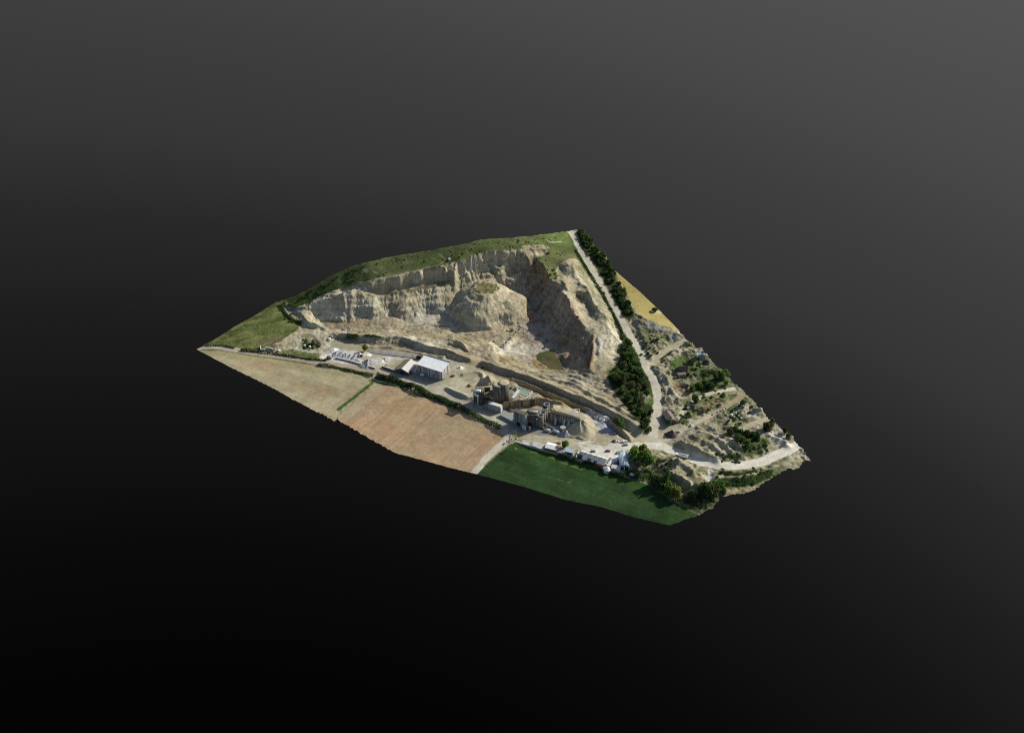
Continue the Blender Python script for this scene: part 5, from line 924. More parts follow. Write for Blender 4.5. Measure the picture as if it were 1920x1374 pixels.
def conveyor(a_, za, b_, zb, label, mat='steel_grey', belt='black_steel', w=.8):
    g = G(*a_); q = G(*b_); z0, z1 = g[2]+za, q[2]+zb; d = Vector((q[0]-g[0], q[1]-g[1], z1-z0)); l = math.hypot(d.x, d.y); t = empty('conveyor', (g[0], g[1], g[2]), math.atan2(d.y, d.x), label, 'conveyor')
    MB().hexa([(0, -w, za-.5), (l, -w, za-.5+d.z), (l, w, za-.5+d.z), (0, w, za-.5)], [(0, -w, za), (l, -w, za+d.z), (l, w, za+d.z), (0, w, za)]).build('truss', mat, t)
    MB().hexa([(0, -w*.6, za+.03), (l, -w*.6, za+.03+d.z), (l, w*.6, za+.03+d.z), (0, w*.6, za+.03)], [(0, -w*.6, za+.2), (l, -w*.6, za+.2+d.z), (l, w*.6, za+.2+d.z), (0, w*.6, za+.2)]).build('belt', belt, t)
    for k in (.25, .8): zz = za+d.z*k; MB().box(l*k-.15, l*k+.15, -w*.9, -w*.6, -3, zz-.5).box(l*k-.15, l*k+.15, w*.6, w*.9, -3, zz-.5).build('leg', mat, t)
conveyor((1008,795), 7.0, (1022,806), .9, 'conveyor with a pale rail sloping down from the slim silos', 'white_paint'); conveyor((1020,800), 4.2, (1040,806), 1.5, 'dark conveyor between the bay wall and the tank trailer'); conveyor((961,755), 5.0, (972,742), 6.0, 'white-hooded conveyor above the tan board wall', 'white_stone', 'white_stone', 1.3)
conveyor((925,760), 2.0, (943,764), 3.0, 'short conveyor behind the concrete bunker', 'timber_boards')
g = G(1006.5, 802); t = empty('vent_stack', g, 0, 'blue-grey vent stack with white cap beside the slim silos', 'stack'); MB().lathe([(.75, -1), (.75, 9.0)], 14).build('pipe', 'blue_edge', t, True); MB().lathe([(.95, 9.0), (.95, 9.5), (.2, 9.9)], 14).build('cap', 'white_paint', t)
g = G(1055, 809); t = empty('feed_hopper', g, 0, 'round open feed hopper by the grey gravel heap', 'hopper'); MB().lathe([(1.2, 1), (2.4, 4.2), (2.4, 4.6), (2.1, 4.6)], 16).build('bowl', 'steel_grey', t, True); MB().lathe([(2.05, 4.4), (.2, 4.5)], 16).build('opening', 'dark_opening', t)
for k in range(4): MB().box(1.3*math.cos(k*1.57+.8)-.15, 1.3*math.cos(k*1.57+.8)+.15, 1.3*math.sin(k*1.57+.8)-.15, 1.3*math.sin(k*1.57+.8)+.15, -1, 2.0).build('leg', 'steel_grey', t)
tank(1037, 809.5, 1048, 814.5, 1.3, 'blue_metal', 'bluish tank trailer lying before the dark conveyor')
tank(1022, 808, 1031, 810, 1.1, 'concrete_top', 'short pale tank under the sloping conveyor')
for i, (x, y) in enumerate([(981,806),(984.5,807.5),(993,806)]): silo(x, y, .7, 4.5-.6*i, 'concrete_top', 'white_paint', ['little pale tank at the clad tower corner, taller one', 'little pale tank between two others at the clad tower', 'little pale tank before the dark screening house'][i], 'little tanks by the clad tower', .4)
p, a, l = frame((1060.5, 767), (1086, 772.5)); t = empty('loading_pit', p, a, 'concrete-edged loading pit with dark recess on the terrace', 'pit'); MB().box(0, l, 0, .5, -.8, .5).box(0, l, 3, 3.5, -.8, .7).box(-.4, 0, 0, 3.5, -.8, .6).box(l, l+.4, 0, 3.5, -.8, .6).build('kerb', 'concrete_top', t); MB().box(0, l, .5, 3, -.8, .08).build('recess', 'dark_soil', t)
wallrun('post', [(990,747.5),(990.6,747.6)], 6.5, .35, 'steel_grey', 'thin steel post behind the tan board wall', 'post')
# ------------------------------------------------------------------ houses along the green field
p, a, l = frame((1084, 863), (1133, 875.5)); W_ = 8.5
t = empty('long_house', p, a, 'long house with pale tiled roof above the green field', 'house')
gable(W_, l, 3.4, 6.2).build('wall', 'cream_wall', t)
for s in (0, 1):
    y0, y1 = (-.5, W_/2) if s == 0 else (W_+.5, W_/2); r_ = slab([(-.4,y0,3.15),(l+.4,y0,3.15),(l+.4,y1,6.25),(-.4,y1,6.25)], .2).build('roof', 'pink_tile', t)
    if s == 0:
        for k in range(4): MB().box(l*(.2+.2*k), l*(.2+.2*k)+.7, W_/2-.3, W_/2+.4, 6.0, 7.0).build('chimney', 'cream_wall', r_)
for k in range(5): MB().box(l*(.1+.17*k), l*(.1+.17*k)+1.1, -.05, .02, 1.1, 2.4).build('window', 'glass_dark', t)
MB().box(l*.86, l*.86+1.2, -.05, .02, -.2, 2.2).build('door', 'blue_edge', t)
p, a, l = frame((1076, 862), (1083.5, 864)); t = empty('greenish_shed', p, a, 'small greenish shed joined to the end of the long house', 'shed'); gable(6, l, 2.6, 4.2, 'y').build('wall', 'teal_sheet', t); slab([(-.2,-.3,2.5),(l/2,-.3,4.25),(l/2,6.2,4.25),(-.2,6.2,2.5)]).build('roof', 'teal_sheet', t); slab([(l/2,-.3,4.25),(l+.2,-.3,2.5),(l+.2,6.2,2.5),(l/2,6.2,4.25)]).build('roof', 'white_stone', t)
p, a, l = frame((1116, 875.5), (1131.5, 879.5)); t = empty('annex', p, a, 'low annex with red tiled roof under the long house', 'annex'); MB().box(0, l, 0, 3.6, -1, 2.0).build('wall', 'cream_wall', t); slab([(-.3,-.6,1.9),(l+.3,-.6,1.9),(l+.3,3.7,3.3),(-.3,3.7,3.3)], .2).build('roof', 'red_tile', t); MB().box(l*.3, l*.3+1, -.05, .02, .2, 1.5).build('window', 'glass_dark', t)
g = G(1138.5, 884); t = empty('garden_pavilion', g, .2, 'eight-sided white pavilion beside the red roof', 'pavilion'); MB().lathe([(2.9, -1), (2.9, 2.4)], 8).build('wall', 'cream_wall', t); MB().lathe([(3.4, 2.35), (3.3, 2.6), (.3, 4.2)], 8).build('roof', 'white_stone', t); MB().box(-.5, .5, -2.78, -2.65, -.3, 1.9).build('door', 'glass_dark', t)
p, a, l = frame((1146, 881.5), (1162, 884)); t = empty('outhouse', p, a, 'white walled outhouse with patchy tiles beside the barn', 'outhouse'); MB().box(0, l, 0, 3.0, -1, 2.4).build('wall', 'white_stone', t); slab([(-.2,-.3,2.35),(l+.2,-.3,2.35),(l+.2,3.2,3.3),(-.2,3.2,3.3)], .2).build('roof', 'pink_tile', t); MB().box(l*.2, l*.2+.9, -.05, .02, -.3, 1.8).build('door', 'brown_wall', t)
wallrun('garden_wall', [(1134,871),(1139,876),(1150,878),(1162,880)], 1.6, .4, 'cream_wall', 'cream garden wall closing the white parking yard', 'wall', cap='white_stone')
p, a, l = frame((1162.3, 881.5), (1179.5, 882.5)); W_ = 16.5; n = 10
t = empty('vaulted_barn', p, a, 'barn with rounded blue metal roof and dark open end', 'barn')
arc = [(l/2-l/2*math.cos(math.pi*i/n), 3.0+2.6*math.sin(math.pi*i/n)) for i in range(n+1)]
ring = [(0, -1)]+arc+[(l, -1)]
MB().hexa([(x, .2, z) for x, z in ring], [(x, W_, z) for x, z in ring]).build('wall', 'teal_sheet', t)
arc2 = [(l/2-(l/2+.25)*math.cos(math.pi*i/n), 3.0+2.85*math.sin(math.pi*i/n)) for i in range(n+1)]; b = MB()
for (x0, z0), (x1, z1), (u0, v0), (u1, v1) in zip(arc[:-1], arc[1:], arc2[:-1], arc2[1:]): b.hexa([(x0, -.4, z0+.03), (u0, -.4, v0), (u1, -.4, v1), (x1, -.4, z1+.03)], [(x0, W_+.4, z0+.03), (u0, W_+.4, v0), (u1, W_+.4, v1), (x1, W_+.4, z1+.03)])
b.build('roof', 'blue_metal', t, True); MB().box(.8, l-.8, .08, .2, -.5, 3.0).build('opening', 'dark_opening', t); MB().box(l*.42, l*.52, 0, .08, .8, 2.6).build('panel', 'white_paint', t)
p, a, l = frame((1021.5, 843.5), (1042, 849.5)); t = empty('white_hall', p, a, 'low hall with white roof and brown end walls at the field edge', 'hall'); gable(7.2, l, 2.6, 3.6).build('wall', 'brown_wall', t)
for y0, y1 in ((-.3, 3.6), (7.5, 3.6)): slab([(-.1,y0,2.5),(l-1.6,y0,2.5),(l-1.6,y1,3.65),(-.1,y1,3.65)], .25).build('roof', 'white_sheet', t)
MB().box(l-1.55, l+.2, -.2, 7.4, 2.6, 2.9).build('flat_roof', 'cream_wall', t); MB().box(l*.4, l*.5, -.05, .02, .6, 1.8).build('window', 'glass_dark', t)
p, a, l = frame((1059, 851.5), (1074, 855.5)); t = empty('garden_shed', p, a, 'dark shed with narrow blue-grey roof next to the round green tree', 'shed'); MB().box(0, l, 0, 3.4, -2, 3.2).build('wall', 'teal_sheet', t); slab([(-.3,-.4,3.15),(l+.3,-.4,3.15),(l+.3,3.6,3.9),(-.3,3.6,3.9)], .2).build('roof', 'blue_metal', t); MB().box(l*.3, l*.75, -.06, .02, -1, 2.4).build('opening', 'dark_opening', t)
p, a, l = frame((1042.5, 849), (1054, 853)); t = empty('lean_to', p, a, 'bluish cluttered lean-to between white hall and garden shed', 'lean-to'); MB().box(0, l, 0, 2.6, -1.5, 1.4).build('wall', 'blue_concrete', t); slab([(-.2,-.3,1.35),(l+.2,-.3,1.35),(l+.2,2.7,2.1),(-.2,2.7,2.1)], .15).build('roof', 'steel_grey', t)
wallrun('field_wall', [(966.5,829.5),(980,833.5),(1000,839),(1019,845)], 1.0, .6, 'concrete', 'dark retaining wall dropping to the green field', 'wall', sink=3.2, cap='white_stone')
for (x0,y0,x1,y1,h,w_,m_,lab) in ((997,838.5,1007,841.5,2.6,4.5,'white_stone','bright cream canopy leaning on the retaining wall'),(1007.8,841.5,1017,844.5,2.2,5,'cream_wall','dull cream canopy next to the bright one'),(978,831,990,836,1.5,3.2,'concrete_top','low pale rubble shelter near the green hedge post')):
    p, a, l = frame((x0,y0),(x1,y1)); t = empty('canopy', p, a, lab, 'canopy'); slab([(0,0,h*.55),(l,0,h*.5),(l,w_,h),(0,w_,h*1.1)], .15).build('roof', m_, t)
    for x in (.2, l-.4):
        MB().box(x, x+.2, .15, .35, -1, h*.5).build('post', 'steel_grey', t); MB().box(x, x+.2, w_-.35, w_-.15, -1, h*.95).build('post', 'steel_grey', t)
for x, y, h, m_, lab in ((1083.5,844.5,4.2,'white_paint','white post on the yard before the long house'),(1072.5,845,3.0,'steel_grey','thin grey post near the shed with blue-grey roof')):
    g = G(x, y); t = empty('post', g, 0, lab, 'post'); MB().tube((0,0,-.5), (0,0,h), .28, .22, 8).build('shaft', m_, t); MB().box(-.6, .6, -.6, .6, -.4, .35).build('footing', 'concrete', t)
p, a, l = frame((1184, 888), (1208, 889.5)); t = empty('polytunnel', p, a, 'long low white tunnel under the paired round trees', 'tunnel'); ar = [(.9-.9*math.cos(math.pi*i/6), 1.1*math.sin(math.pi*i/6)) for i in range(7)]; MB().hexa([(0, y, z+.02) for y, z in ar], [(l, y, z+.02) for y, z in ar]).build('cover', 'white_paint', t, False); MB().box(-.1, 0, .2, 1.6, 0, .9).build('end_panel', 'steel_grey', t)
p, a, l = frame((1181, 894), (1189, 895)); t = empty('hut', p, a, 'tiny pale hut in the shrubs below the white tunnel', 'hut'); gable(2.6, l, 1.6, 2.6).build('wall', 'brown_wall', t)
for y0, y1 in ((-.2, 1.3), (2.8, 1.3)): slab([(-.2,y0,1.5),(l+.2,y0,1.5),(l+.2,y1,2.65),(-.2,y1,2.65)], .12).build('roof', 'pale_roof', t)
# ruined farm and hut in the scrub
def wing(A_, B_, w, h, r, lab, name='farm_house', roof='brown_roof', wall='brown_wall', chim=True):
    p, a, l = frame(A_, B_); t = empty(name, p, a, lab, 'house'); gable(w, l, h, r).build('wall', wall, t)
    for y0, y1 in ((-.35, w/2), (w+.35, w/2)):
        o = slab([(-.3,y0,h-.2),(l+.3,y0,h-.2),(l+.3,y1,r+.05),(-.3,y1,r+.05)], .2).build('roof', roof, t)
    if chim: MB().box(l*.75, l*.75+.9, w/2-.4, w/2+.5, r-.5, r+1.0).build('chimney', wall, o)
    MB().box(l*.3, l*.3+1.1, -.06, .02, .3, 1.9).build('door', 'dark_opening', t); MB().box(l*.6, l*.6+.9, -.06, .02, 1.0, 1.9).build('window', 'dark_opening', t); return t
wing((1241.5,779), (1252,797), 7.2, 3.6, 5.2, 'longer wing of the brown farm house by the road'); wing((1254.5,796), (1271.5,794), 4.6, 2.8, 4.0, 'shorter brown wing reaching towards the scrub', chim=False)
p, a, l = frame((1271.5, 709), (1287, 708)); t = empty('stone_hut', p, a, 'dark stone hut with rounded ribbed roof on the turf', 'hut')
MB().box(.2, l-.2, 0, 4.2, -1, 2.9).build('wall', 'brown_wall', t); ar = [(2.1-2.3*math.cos(math.pi*i/6), 2.9+1.1*math.sin(math.pi*i/6)) for i in range(7)]; MB().hexa([(0, y, z) for y, z in ar], [(l, y, z) for y, z in ar]).build('roof', 'dark_roof', t)
b = MB()
for k in range(4): b.box(l*(.12+.24*k), l*(.12+.24*k)+.35, -.3, 0, -1, 2.9)
b.build('buttress', 'rock', t); MB().box(l+.3, l+3.2, 1.5, 1.9, -.5, 3.4).build('side_door', 'dark_opening', t)
wing((1272.5,699), (1289,698), 7.5, 2.4, 4.6, 'black-roofed barn behind the stone hut', 'barn', 'black_steel', 'brown_wall', False)
# white ruin at the west end of the lane
wallrun('ruin_wall', [(488,651),(489,658),(496,657.5)], 2.2, .5, 'white_stone', 'corner of white ruin with greenish inner face', 'wall'); wallrun('ruin_wall', [(498,654.5),(506,655.5),(512,657.5)], 2.4, .6, 'white_stone', 'straight white ruin wall with dark gap beneath', 'wall'); boulder(514.5, 657, 1.7, 'rock', 'round stone stack at the end of the ruin wall', 9, .8); boulder(522, 658.5, 1.5, 'white_stone', 'white rubble lump beside the stone stack', 10, 1.5)
g = G(842, 487.5); t = empty('water_tank', g, .3, 'small bluish tank alone on the green hillside', 'tank'); MB().lathe([(1.2, -.3), (1.2, 1.8), (.9, 2.1)], 12).build('shell', 'blue_metal', t); MB().box(-2.2, -1.1, -.5, .5, -.3, .9).build('trough', 'dark_soil', t)
g = G(1026.5, 477); t = empty('field_shelter', g, .3, 'small dark shelter at the end of the upper sand cutting', 'shelter'); gable(2.2, 2.6, 1.4, 2.1).build('wall', 'dark_boards', t); slab([(-.2,-.2,1.35),(2.8,-.2,1.35),(2.8,1.1,2.15),(-.2,1.1,2.15)], .1).build('roof', 'black_steel', t)

# ------------------------------------------------------------------ vehicles
def make_car(van=False):
    t = empty('parked_car', (0, 0, 0), 0, 'x', 'car'); h = .25 if van else 0
    body = MB().hexa([(-2.1,-.82,.35),(2.1,-.82,.35),(2.1,.82,.35),(-2.1,.82,.35)], [(-2.05,-.78,1.0),(2.0,-.76,.88),(2.0,.76,.88),(-2.05,.78,1.0)])
    if van: body.hexa([(-2.05,-.8,1.0),(1.1,-.8,.98),(1.1,.8,.98),(-2.05,.8,1.0)], [(-2.0,-.74,2.0),(.6,-.74,2.0),(.6,.74,2.0),(-2.0,.74,2.0)])
    body = body.build('body', None, t)
    if van: MB().hexa([(.62,-.7,1.75),(1.12,-.74,1.02),(1.12,.74,1.02),(.62,.7,1.75)], [(.68,-.7,1.75),(1.18,-.74,1.02),(1.18,.74,1.02),(.68,.7,1.75)]).build('windscreen', 'glass_dark', t)
    else:
        MB().hexa([(-1.7,-.74,.98),(1.05,-.74,.93),(1.05,.74,.93),(-1.7,.74,.98)], [(-1.2,-.62,1.46),(.35,-.62,1.46),(.35,.62,1.46),(-1.2,.62,1.46)]).build('windows', 'glass_dark', t); MB().box(-1.18, .33, -.6, .6, 1.46, 1.5).build('cab_roof', None, t)
    for sx in (-1.3, 1.3):
        for sy in (-.8, .8):
            w = MB().tube((sx, sy-.1, .33), (sx, sy+.1, .33), .33, .33, 12).build('wheel', 'rubber', t); MB().tube((sx, sy-.12, .33), (sx, sy+.12, .33), .17, .17, 8).build('rim', 'steel_grey', w)
    return t
PROTO = {False: make_car(), True: make_car(True)}; used = {False: False, True: False}
CARS = [(1112.5,847,.1,'car_grey',0,'grey car on the pale yard behind the long house'),(1158.5,849,1.1,'car_green',0,'pale green car in the row before the vaulted barn'),(1165,849.5,1.2,'car_dark',0,'black car in the middle of the barn row'),(1176,851,1.2,'car_grey',0,'grey car at the barn row, nearest the round trees'),(1185.5,848.5,.9,'car_white',1,'white van tucked against the round trees'),
 (1140.5,866,1.0,'car_green',0,'greenish car at the end wall of the long house, nearer the field'),(1143.5,861.5,1.0,'car_grey',0,'grey car at the end wall of the long house, nearer the road'),(1156.5,864.5,1.2,'car_white',0,'white car beside the barn wall'),(1158.5,868.5,1.3,'car_blue',0,'dark blue car beside the barn wall'),(1151,870.5,.2,'car_blue',0,'small blue car parked along the cream garden wall'),
 (1171.5,829,.3,'car_white',1,'white pickup van by the ditch end'),(1173,835,.1,'car_grey',0,'silver car behind the white pickup van'),(1152.5,828,.0,'car_dark',0,'dark car on the reddish patch of yard'),(1157,828.5,.2,'car_white',0,'white car on the reddish patch of yard'),(1271,811,.1,'car_grey',0,'grey car behind the dark soil heap'),(948,831,.9,'car_white',0,'white car on the path at the green field, farther down'),(952,828.5,.9,'car_grey',0,'silver car on the path at the green field, nearer the works'),(1140,846.5,-.1,'car_red',0,'little red car alone in the pale yard'),(1046,833,.2,'car_red',0,'little red car beside the small yellow loader'),(848.5,706,.4,'car_dark',0,'dark car at the corner of the big metal shed')]
for x, y, rz, m_, van, lab in CARS:
    van = bool(van); t = copy_tree(PROTO[van]) if used[van] else PROTO[van]; used[van] = True
    t.location = G(x, y); t.rotation_euler = (0, 0, rz); t['label'] = lab; t['group'] = 'parked cars and vans'; t['category'] = 'van' if van else 'car'
    for ch in t.children:
        if ch.name.startswith(('body', 'cab_roof')): ch.data = ch.data.copy(); ch.data.materials.clear(); ch.data.materials.append(MATS[m_])
g = G(1278, 857.5); t = empty('lorry', g, -.33, 'white lorry with tipper load on the pale road', 'lorry')
MB().box(-5.0, -3.1, -1.15, 1.15, .6, 3.0).build('cab', 'white_paint', t); MB().box(-5.06, -5.0, -1.0, 1.0, 1.8, 2.7).build('windscreen', 'glass_dark', t); MB().box(-3.0, 5.0, -.9, .9, .6, 1.0).build('chassis', 'black_steel', t)
MB().hexa([(-2.4,-1.2,1.05),(5.0,-1.2,1.05),(5.0,1.2,1.05),(-2.4,1.2,1.05)], [(-2.6,-1.35,2.9),(5.2,-1.35,2.9),(5.2,1.35,2.9),(-2.6,1.35,2.9)]).build('tipper', 'white_sheet', t); MB().hexa([(-2.3,-1.1,2.91),(4.9,-1.1,2.91),(4.9,1.1,2.91),(-2.3,1.1,2.91)], [(-1.2,-.4,3.4),(3.8,-.4,3.4),(3.8,.4,3.4),(-1.2,.4,3.4)]).build('load', 'gravel', t)
for x in (-4.0, 2.2, 3.6):
    for y in (-1.05, 1.05): MB().tube((x, y-.2, .5), (x, y+.2, .5), .52, .52, 12).build('wheel', 'rubber', t)

# ------------------------------------------------------------------ trees, hedges, shrubs
def leaves(pts, nrm, size, rs):
    """one small leaf-spray face at every point, tilted at random"""
    v = []; f = []
    for p_, n_ in zip(pts, nrm):
        n_ = Vector(n_)+Vector((rs.gauss(0, .55), rs.gauss(0, .55), rs.gauss(0, .55))); n_.normalize(); u = n_.orthogonal().normalized(); w = n_.cross(u); an = rs.uniform(0, 6.28); u, w = u*math.cos(an)+w*math.sin(an), w*math.cos(an)-u*math.sin(an)
        s = size*rs.uniform(.6, 1.3); k = len(v); p_ = Vector(p_); v += [p_+u*s+n_*s*.1, p_+w*s*.7, p_-u*s+n_*s*.1, p_-w*s*.7]; f.append((k, k+1, k+2, k+3))
    return v, f
def crown_mesh(kind, seed, n=620):
    rs = random.Random(seed); pts = []; nr = []; lumps = []
    for i in range(17 if kind != 'poplar' else 22):
        while True:
            q = Vector((rs.uniform(-1, 1), rs.uniform(-1, 1), rs.uniform(-1, 1)))
            if q.length < 1: break
        if kind == 'poplar': z = rs.uniform(.1, 1); k = .9*math.sin(math.pi*min(1, z*.85+.12)); lumps.append((Vector((q.x*.6*k, q.y*.6*k, z)), .38*k+.12))
        elif kind == 'willow': lumps.append((Vector((q.x*.75, q.y*.75, .62+.3*q.z-.25*(q.x**2+q.y**2))), rs.uniform(.26, .4)))
        elif kind == 'bush': lumps.append((Vector((q.x*.72, q.y*.72, .38+.3*q.z)), rs.uniform(.28, .45)))
        else: lumps.append((Vector((q.x*.64, q.y*.64, .58+.30*q.z)), rs.uniform(.26, .44)))
    hz = {'poplar': .16, 'willow': .42, 'bush': .62, 'round': .5}[kind]
    for i in range(n):
        c_, r_ = rs.choice(lumps); d = Vector((rs.gauss(0, 1), rs.gauss(0, 1), rs.gauss(0, 1)+.25)).normalized(); r_ *= rs.uniform(.75, 1.08); p_ = Vector((c_.x+d.x*r_, c_.y+d.y*r_, c_.z+d.z*r_*hz*1.3))
        if kind == 'willow' and rs.random() < .4: p_.z -= rs.uniform(.1, .55); p_.x *= 1.1; p_.y *= 1.1; d = Vector((d.x, d.y, .1))
        p_.z = max(p_.z, .02); pts.append(p_); nr.append(d)
    v, f = leaves(pts, nr, {'poplar': .13, 'willow': .12, 'bush': .15, 'round': .135}[kind], rs)
    me = bpy.data.meshes.new('crown'); me.from_pydata([tuple(q) for q in v], [], f); me.update(); return me
def trunk_mesh(seed):
    rs = random.Random(seed); b = MB(); b.tube((0, 0, -.08), (.02, 0, .45), .075, .05, 7)
    for k in range(4): an = k*1.6+rs.uniform(-.4, .4); b.tube((.02, 0, .34+.03*k), (.42*math.cos(an), .42*math.sin(an), .68+.04*k), .03, .012, 5)
    me = bpy.data.meshes.new('trunk'); me.from_pydata(b.v, [], b.f); me.materials.append(MATS['bark']); me.update(); return me
CR = {(k, s): crown_mesh(k, 100*i+s, {'bush': 420, 'poplar': 640}.get(k, 820)) for i, k in enumerate(('round', 'poplar', 'willow', 'bush')) for s in range(5)}
TK = [trunk_mesh(s) for s in range(3)]; CM_ = {}
RT = random.Random(77)
def crown_data(kind, mat):
    key = (kind, RT.randrange(5), mat)
    if key not in CM_: me = CR[key[:2]].copy(); me.name = 'crown'; me.materials.append(MATS[mat]); CM_[key] = me
    return CM_[key]
def tree(cx_, cy_, h, r, mat, label, group=None, kind='round', name=None, cat='tree', base=None):
    """traced point is the middle of the crown; the trunk stands under it"""
    g = base or G(cx_, cy_+h*.50*1.68*.98); k_ = 0
    while base is None and not inside(np.array([g[0]]), np.array([g[1]]), [tuple(q) for q in P0])[0] and k_ < 30: k_ += 1; g = G(cx_, cy_+h*.5*1.65-k_)
    t = empty(name or {'poplar': 'poplar_tree', 'willow': 'willow_tree'}.get(kind, 'tree'), g, RT.uniform(0, 6.28), label, cat, group)
    c_ = bpy.data.objects.new('crown', crown_data(kind, mat)); COLL.objects.link(c_); c_.parent = t; c_.scale = (r*1.25, r*1.25, h*1.08)
    k_ = bpy.data.objects.new('trunk', TK[RT.randrange(3)]); COLL.objects.link(k_); k_.parent = t; k_.scale = (r*.8, r*.8, h*.95)
    return t
PW_ = [tuple(q) for q in (P0-P0.mean(0))*.985+P0.mean(0)]
def on_land(px, py):
    g = G(px, py); return bool(inside(np.array([g[0]]), np.array([g[1]]), PW_)[0])
def bush(px, py, r, h, mat, label, group=None, name='shrub', cat='shrub'):
    if not on_land(px, py): return None
    o = bpy.data.objects.new(name, crown_data('bush', mat)); COLL.objects.link(o); g = G(px, py); o.location = (g[0], g[1], g[2]-.1); o.scale = (r, r*RT.uniform(.8, 1.2), h); o.rotation_euler = (0, 0, RT.uniform(0, 6.28)); return tag(o, label, cat, group)
def hedge(pts, w, h, mat, label, dens=9, size=.55, name='hedge', ragged=.35):
    W3 = catmull(np.array([G(*p) for p in pts]), 5); d = densify(W3, 1/dens*1.0); rs = random.Random(int(pts[0][0]*7+pts[0][1])); P_ = []; N_ = []; o0 = d[0].copy()
    for i, q in enumerate(d):
        u = d[min(i+1, len(d)-1)]-d[max(i-1, 0)]; nn = np.array([-u[1], u[0]])/(math.hypot(u[0], u[1])+1e-9); hh = h*(1+ragged*math.sin(i*.031*9/dens+pts[0][0])+ragged*.8*math.sin(i*.011*9/dens+2))
        for k in range(max(2, int(w*1.1))):
            s = rs.uniform(-1, 1); z = hh*math.sqrt(max(.02, 1-s*s*.9))*(1 if rs.random() < .6 else rs.uniform(.1, 1)); x, y = q[0]+nn[0]*s*w/2+rs.gauss(0, .25), q[1]+nn[1]*s*w/2+rs.gauss(0, .25)
            P_.append((x-o0[0], y-o0[1], zat(x, y)-o0[2]+z+rs.gauss(0, .12))); N_.append((nn[0]*s*.8, nn[1]*s*.8, .9))
    v, f = leaves(P_, N_, size, rs); o = mesh_obj(name, v, f, mat); o.location = o0; return tag(o, label, name.replace('_', ' '))
hedge([(596,685),(620,688),(650,694),(680,701),(700,706)], 3.2, 1.7, 'leaf_dark', 'low dark hedge between lane and tan field'); hedge([(707,708),(730,713),(750,719),(776,729)], 7, 3.9, 'leaf_deep', 'thick dark hedge below the blue-doored workshop', 8, .65)
hedge([(779,730),(800,740),(830,753),(862,767)], 6.5, 3.6, 'leaf_deep', 'thick dark hedge below the big metal shed', 8, .65); hedge([(864,767),(890,780),(915,792),(938,804)], 5, 3.0, 'leaf_dark', 'dark clipped hedge below the hopper tower', 8)
hedge([(384,648),(400,648),(420,649),(440,653)], 2.5, 1.2, 'leaf_dark', 'bushy strip beside the far tip of the lane'); hedge([(452,657),(470,658.5),(487,661)], 3, 1.6, 'leaf_deep', 'dark bushes along the lane below the meadow'); hedge([(512,664),(540,668),(570,672.5),(600,675.5),(612,676)], 2.6, 1.3, 'leaf_deep', 'long dark bush strip along the lane below the grass patch'); hedge([(490,661.5),(500,661.5),(512,663)], 2.2, 1.9, 'leaf_deep', 'dark bushes under the white ruin')
hedge([(966.3,812),(966.8,820),(967.3,829)], 1.3, 3.4, 'leaf_mid', 'narrow upright green hedge by the works entrance', 9, .4)
hedge([(1082,446),(1092,462),(1103,482)], 2.4, 1.3, 'leaf_dark', 'low hedge along the upper road at the hilltop', 6); hedge([(1079,470),(1093,492),(1105,512),(1118,533)], 2.6, 1.6, 'leaf_deep', 'dark hedge line above the spoil heap'); hedge([(1119,535),(1130,552),(1142,575)], 2.8, 1.8, 'leaf_dark', 'hedge between spoil heap and road, middle stretch'); hedge([(1143,578),(1153,596),(1161,612),(1168,630)], 3, 2.0, 'leaf_deep', 'hedge between spoil heap and road, lower stretch')
hedge([(535,570),(529,574),(531,583),(540,594),(552,602),(566,608)], 3.6, 1.6, 'leaf_deep', 'dark bushes in the gully at the west end of the pit'); hedge([(540,572),(556,575),(566,571),(580,563)], 2.2, 1.2, 'leaf_dark', 'bush fringe along the west rim of the pit'); hedge([(650,631),(662,632),(672,633)], 3.4, 1.6, 'leaf_dark', 'green tuft of bushes on the earth bank'); hedge([(684,630),(700,631),(714,633)], 1.8, .9, 'leaf_dark', 'thin bush line trailing along the earth bank')
hedge([(1187,889),(1200,892),(1215,897)], 7, 2.2, 'leaf_mid', 'tangle of shrubs below the white tunnel', 6); hedge([(1172,886),(1180,890),(1190,897)], 4, 1.7, 'leaf_dark', 'dark shrubs under the vaulted barn', 6); hedge([(1216,880),(1225,893),(1236,904)], 5, 2.2, 'leaf_mid', 'green shrub belt beside the sandy track under the willows', 6); hedge([(1288,938),(1300,945),(1315,951),(1326,952)], 6, 2.2, 'leaf_deep', 'dark scrub at the corner of the green field', 6)
hedge([(1352,906),(1375,905),(1400,903),(1425,896),(1450,886)], 5, 1.4, 'leaf_mid', 'green bush belt on the bank below the road', 6); hedge([(1350,888),(1375,890),(1400,888),(1420,884)], 3, 1.0, 'leaf_dark', 'dark bush line just under the pale road', 6); hedge([(1290,683),(1300,678),(1308,671)], 4.5, 1.7, 'leaf_deep', 'dark bush row at the top of the turf', 6); hedge([(1316,702),(1328,698),(1346,700)], 4.5, 1.7, 'leaf_deep', 'dark thicket at the outer edge of the turf', 6); hedge([(1240,674),(1250,666),(1262,659)], 1.6, .8, 'leaf_dark', 'scrub line along the sandy side track', 6); hedge([(1282,646),(1292,645),(1297,648)], 4, 1.6, 'leaf_deep', 'dark thicket at the end of the sandy side track', 6)
hedge([(1092,869),(1110,873),(1130,881)], 3, 1.6, 'leaf_deep', 'dark bushes at the foot of the long house', 7); hedge([(1142,889),(1155,892),(1170,894)], 3, 1.5, 'leaf_deep', 'dark bushes at the foot of the white outhouse', 7); hedge([(1046,855),(1060,859),(1078,865)], 2.6, 1.4, 'leaf_deep', 'dark bushes below the bluish lean-to', 7)
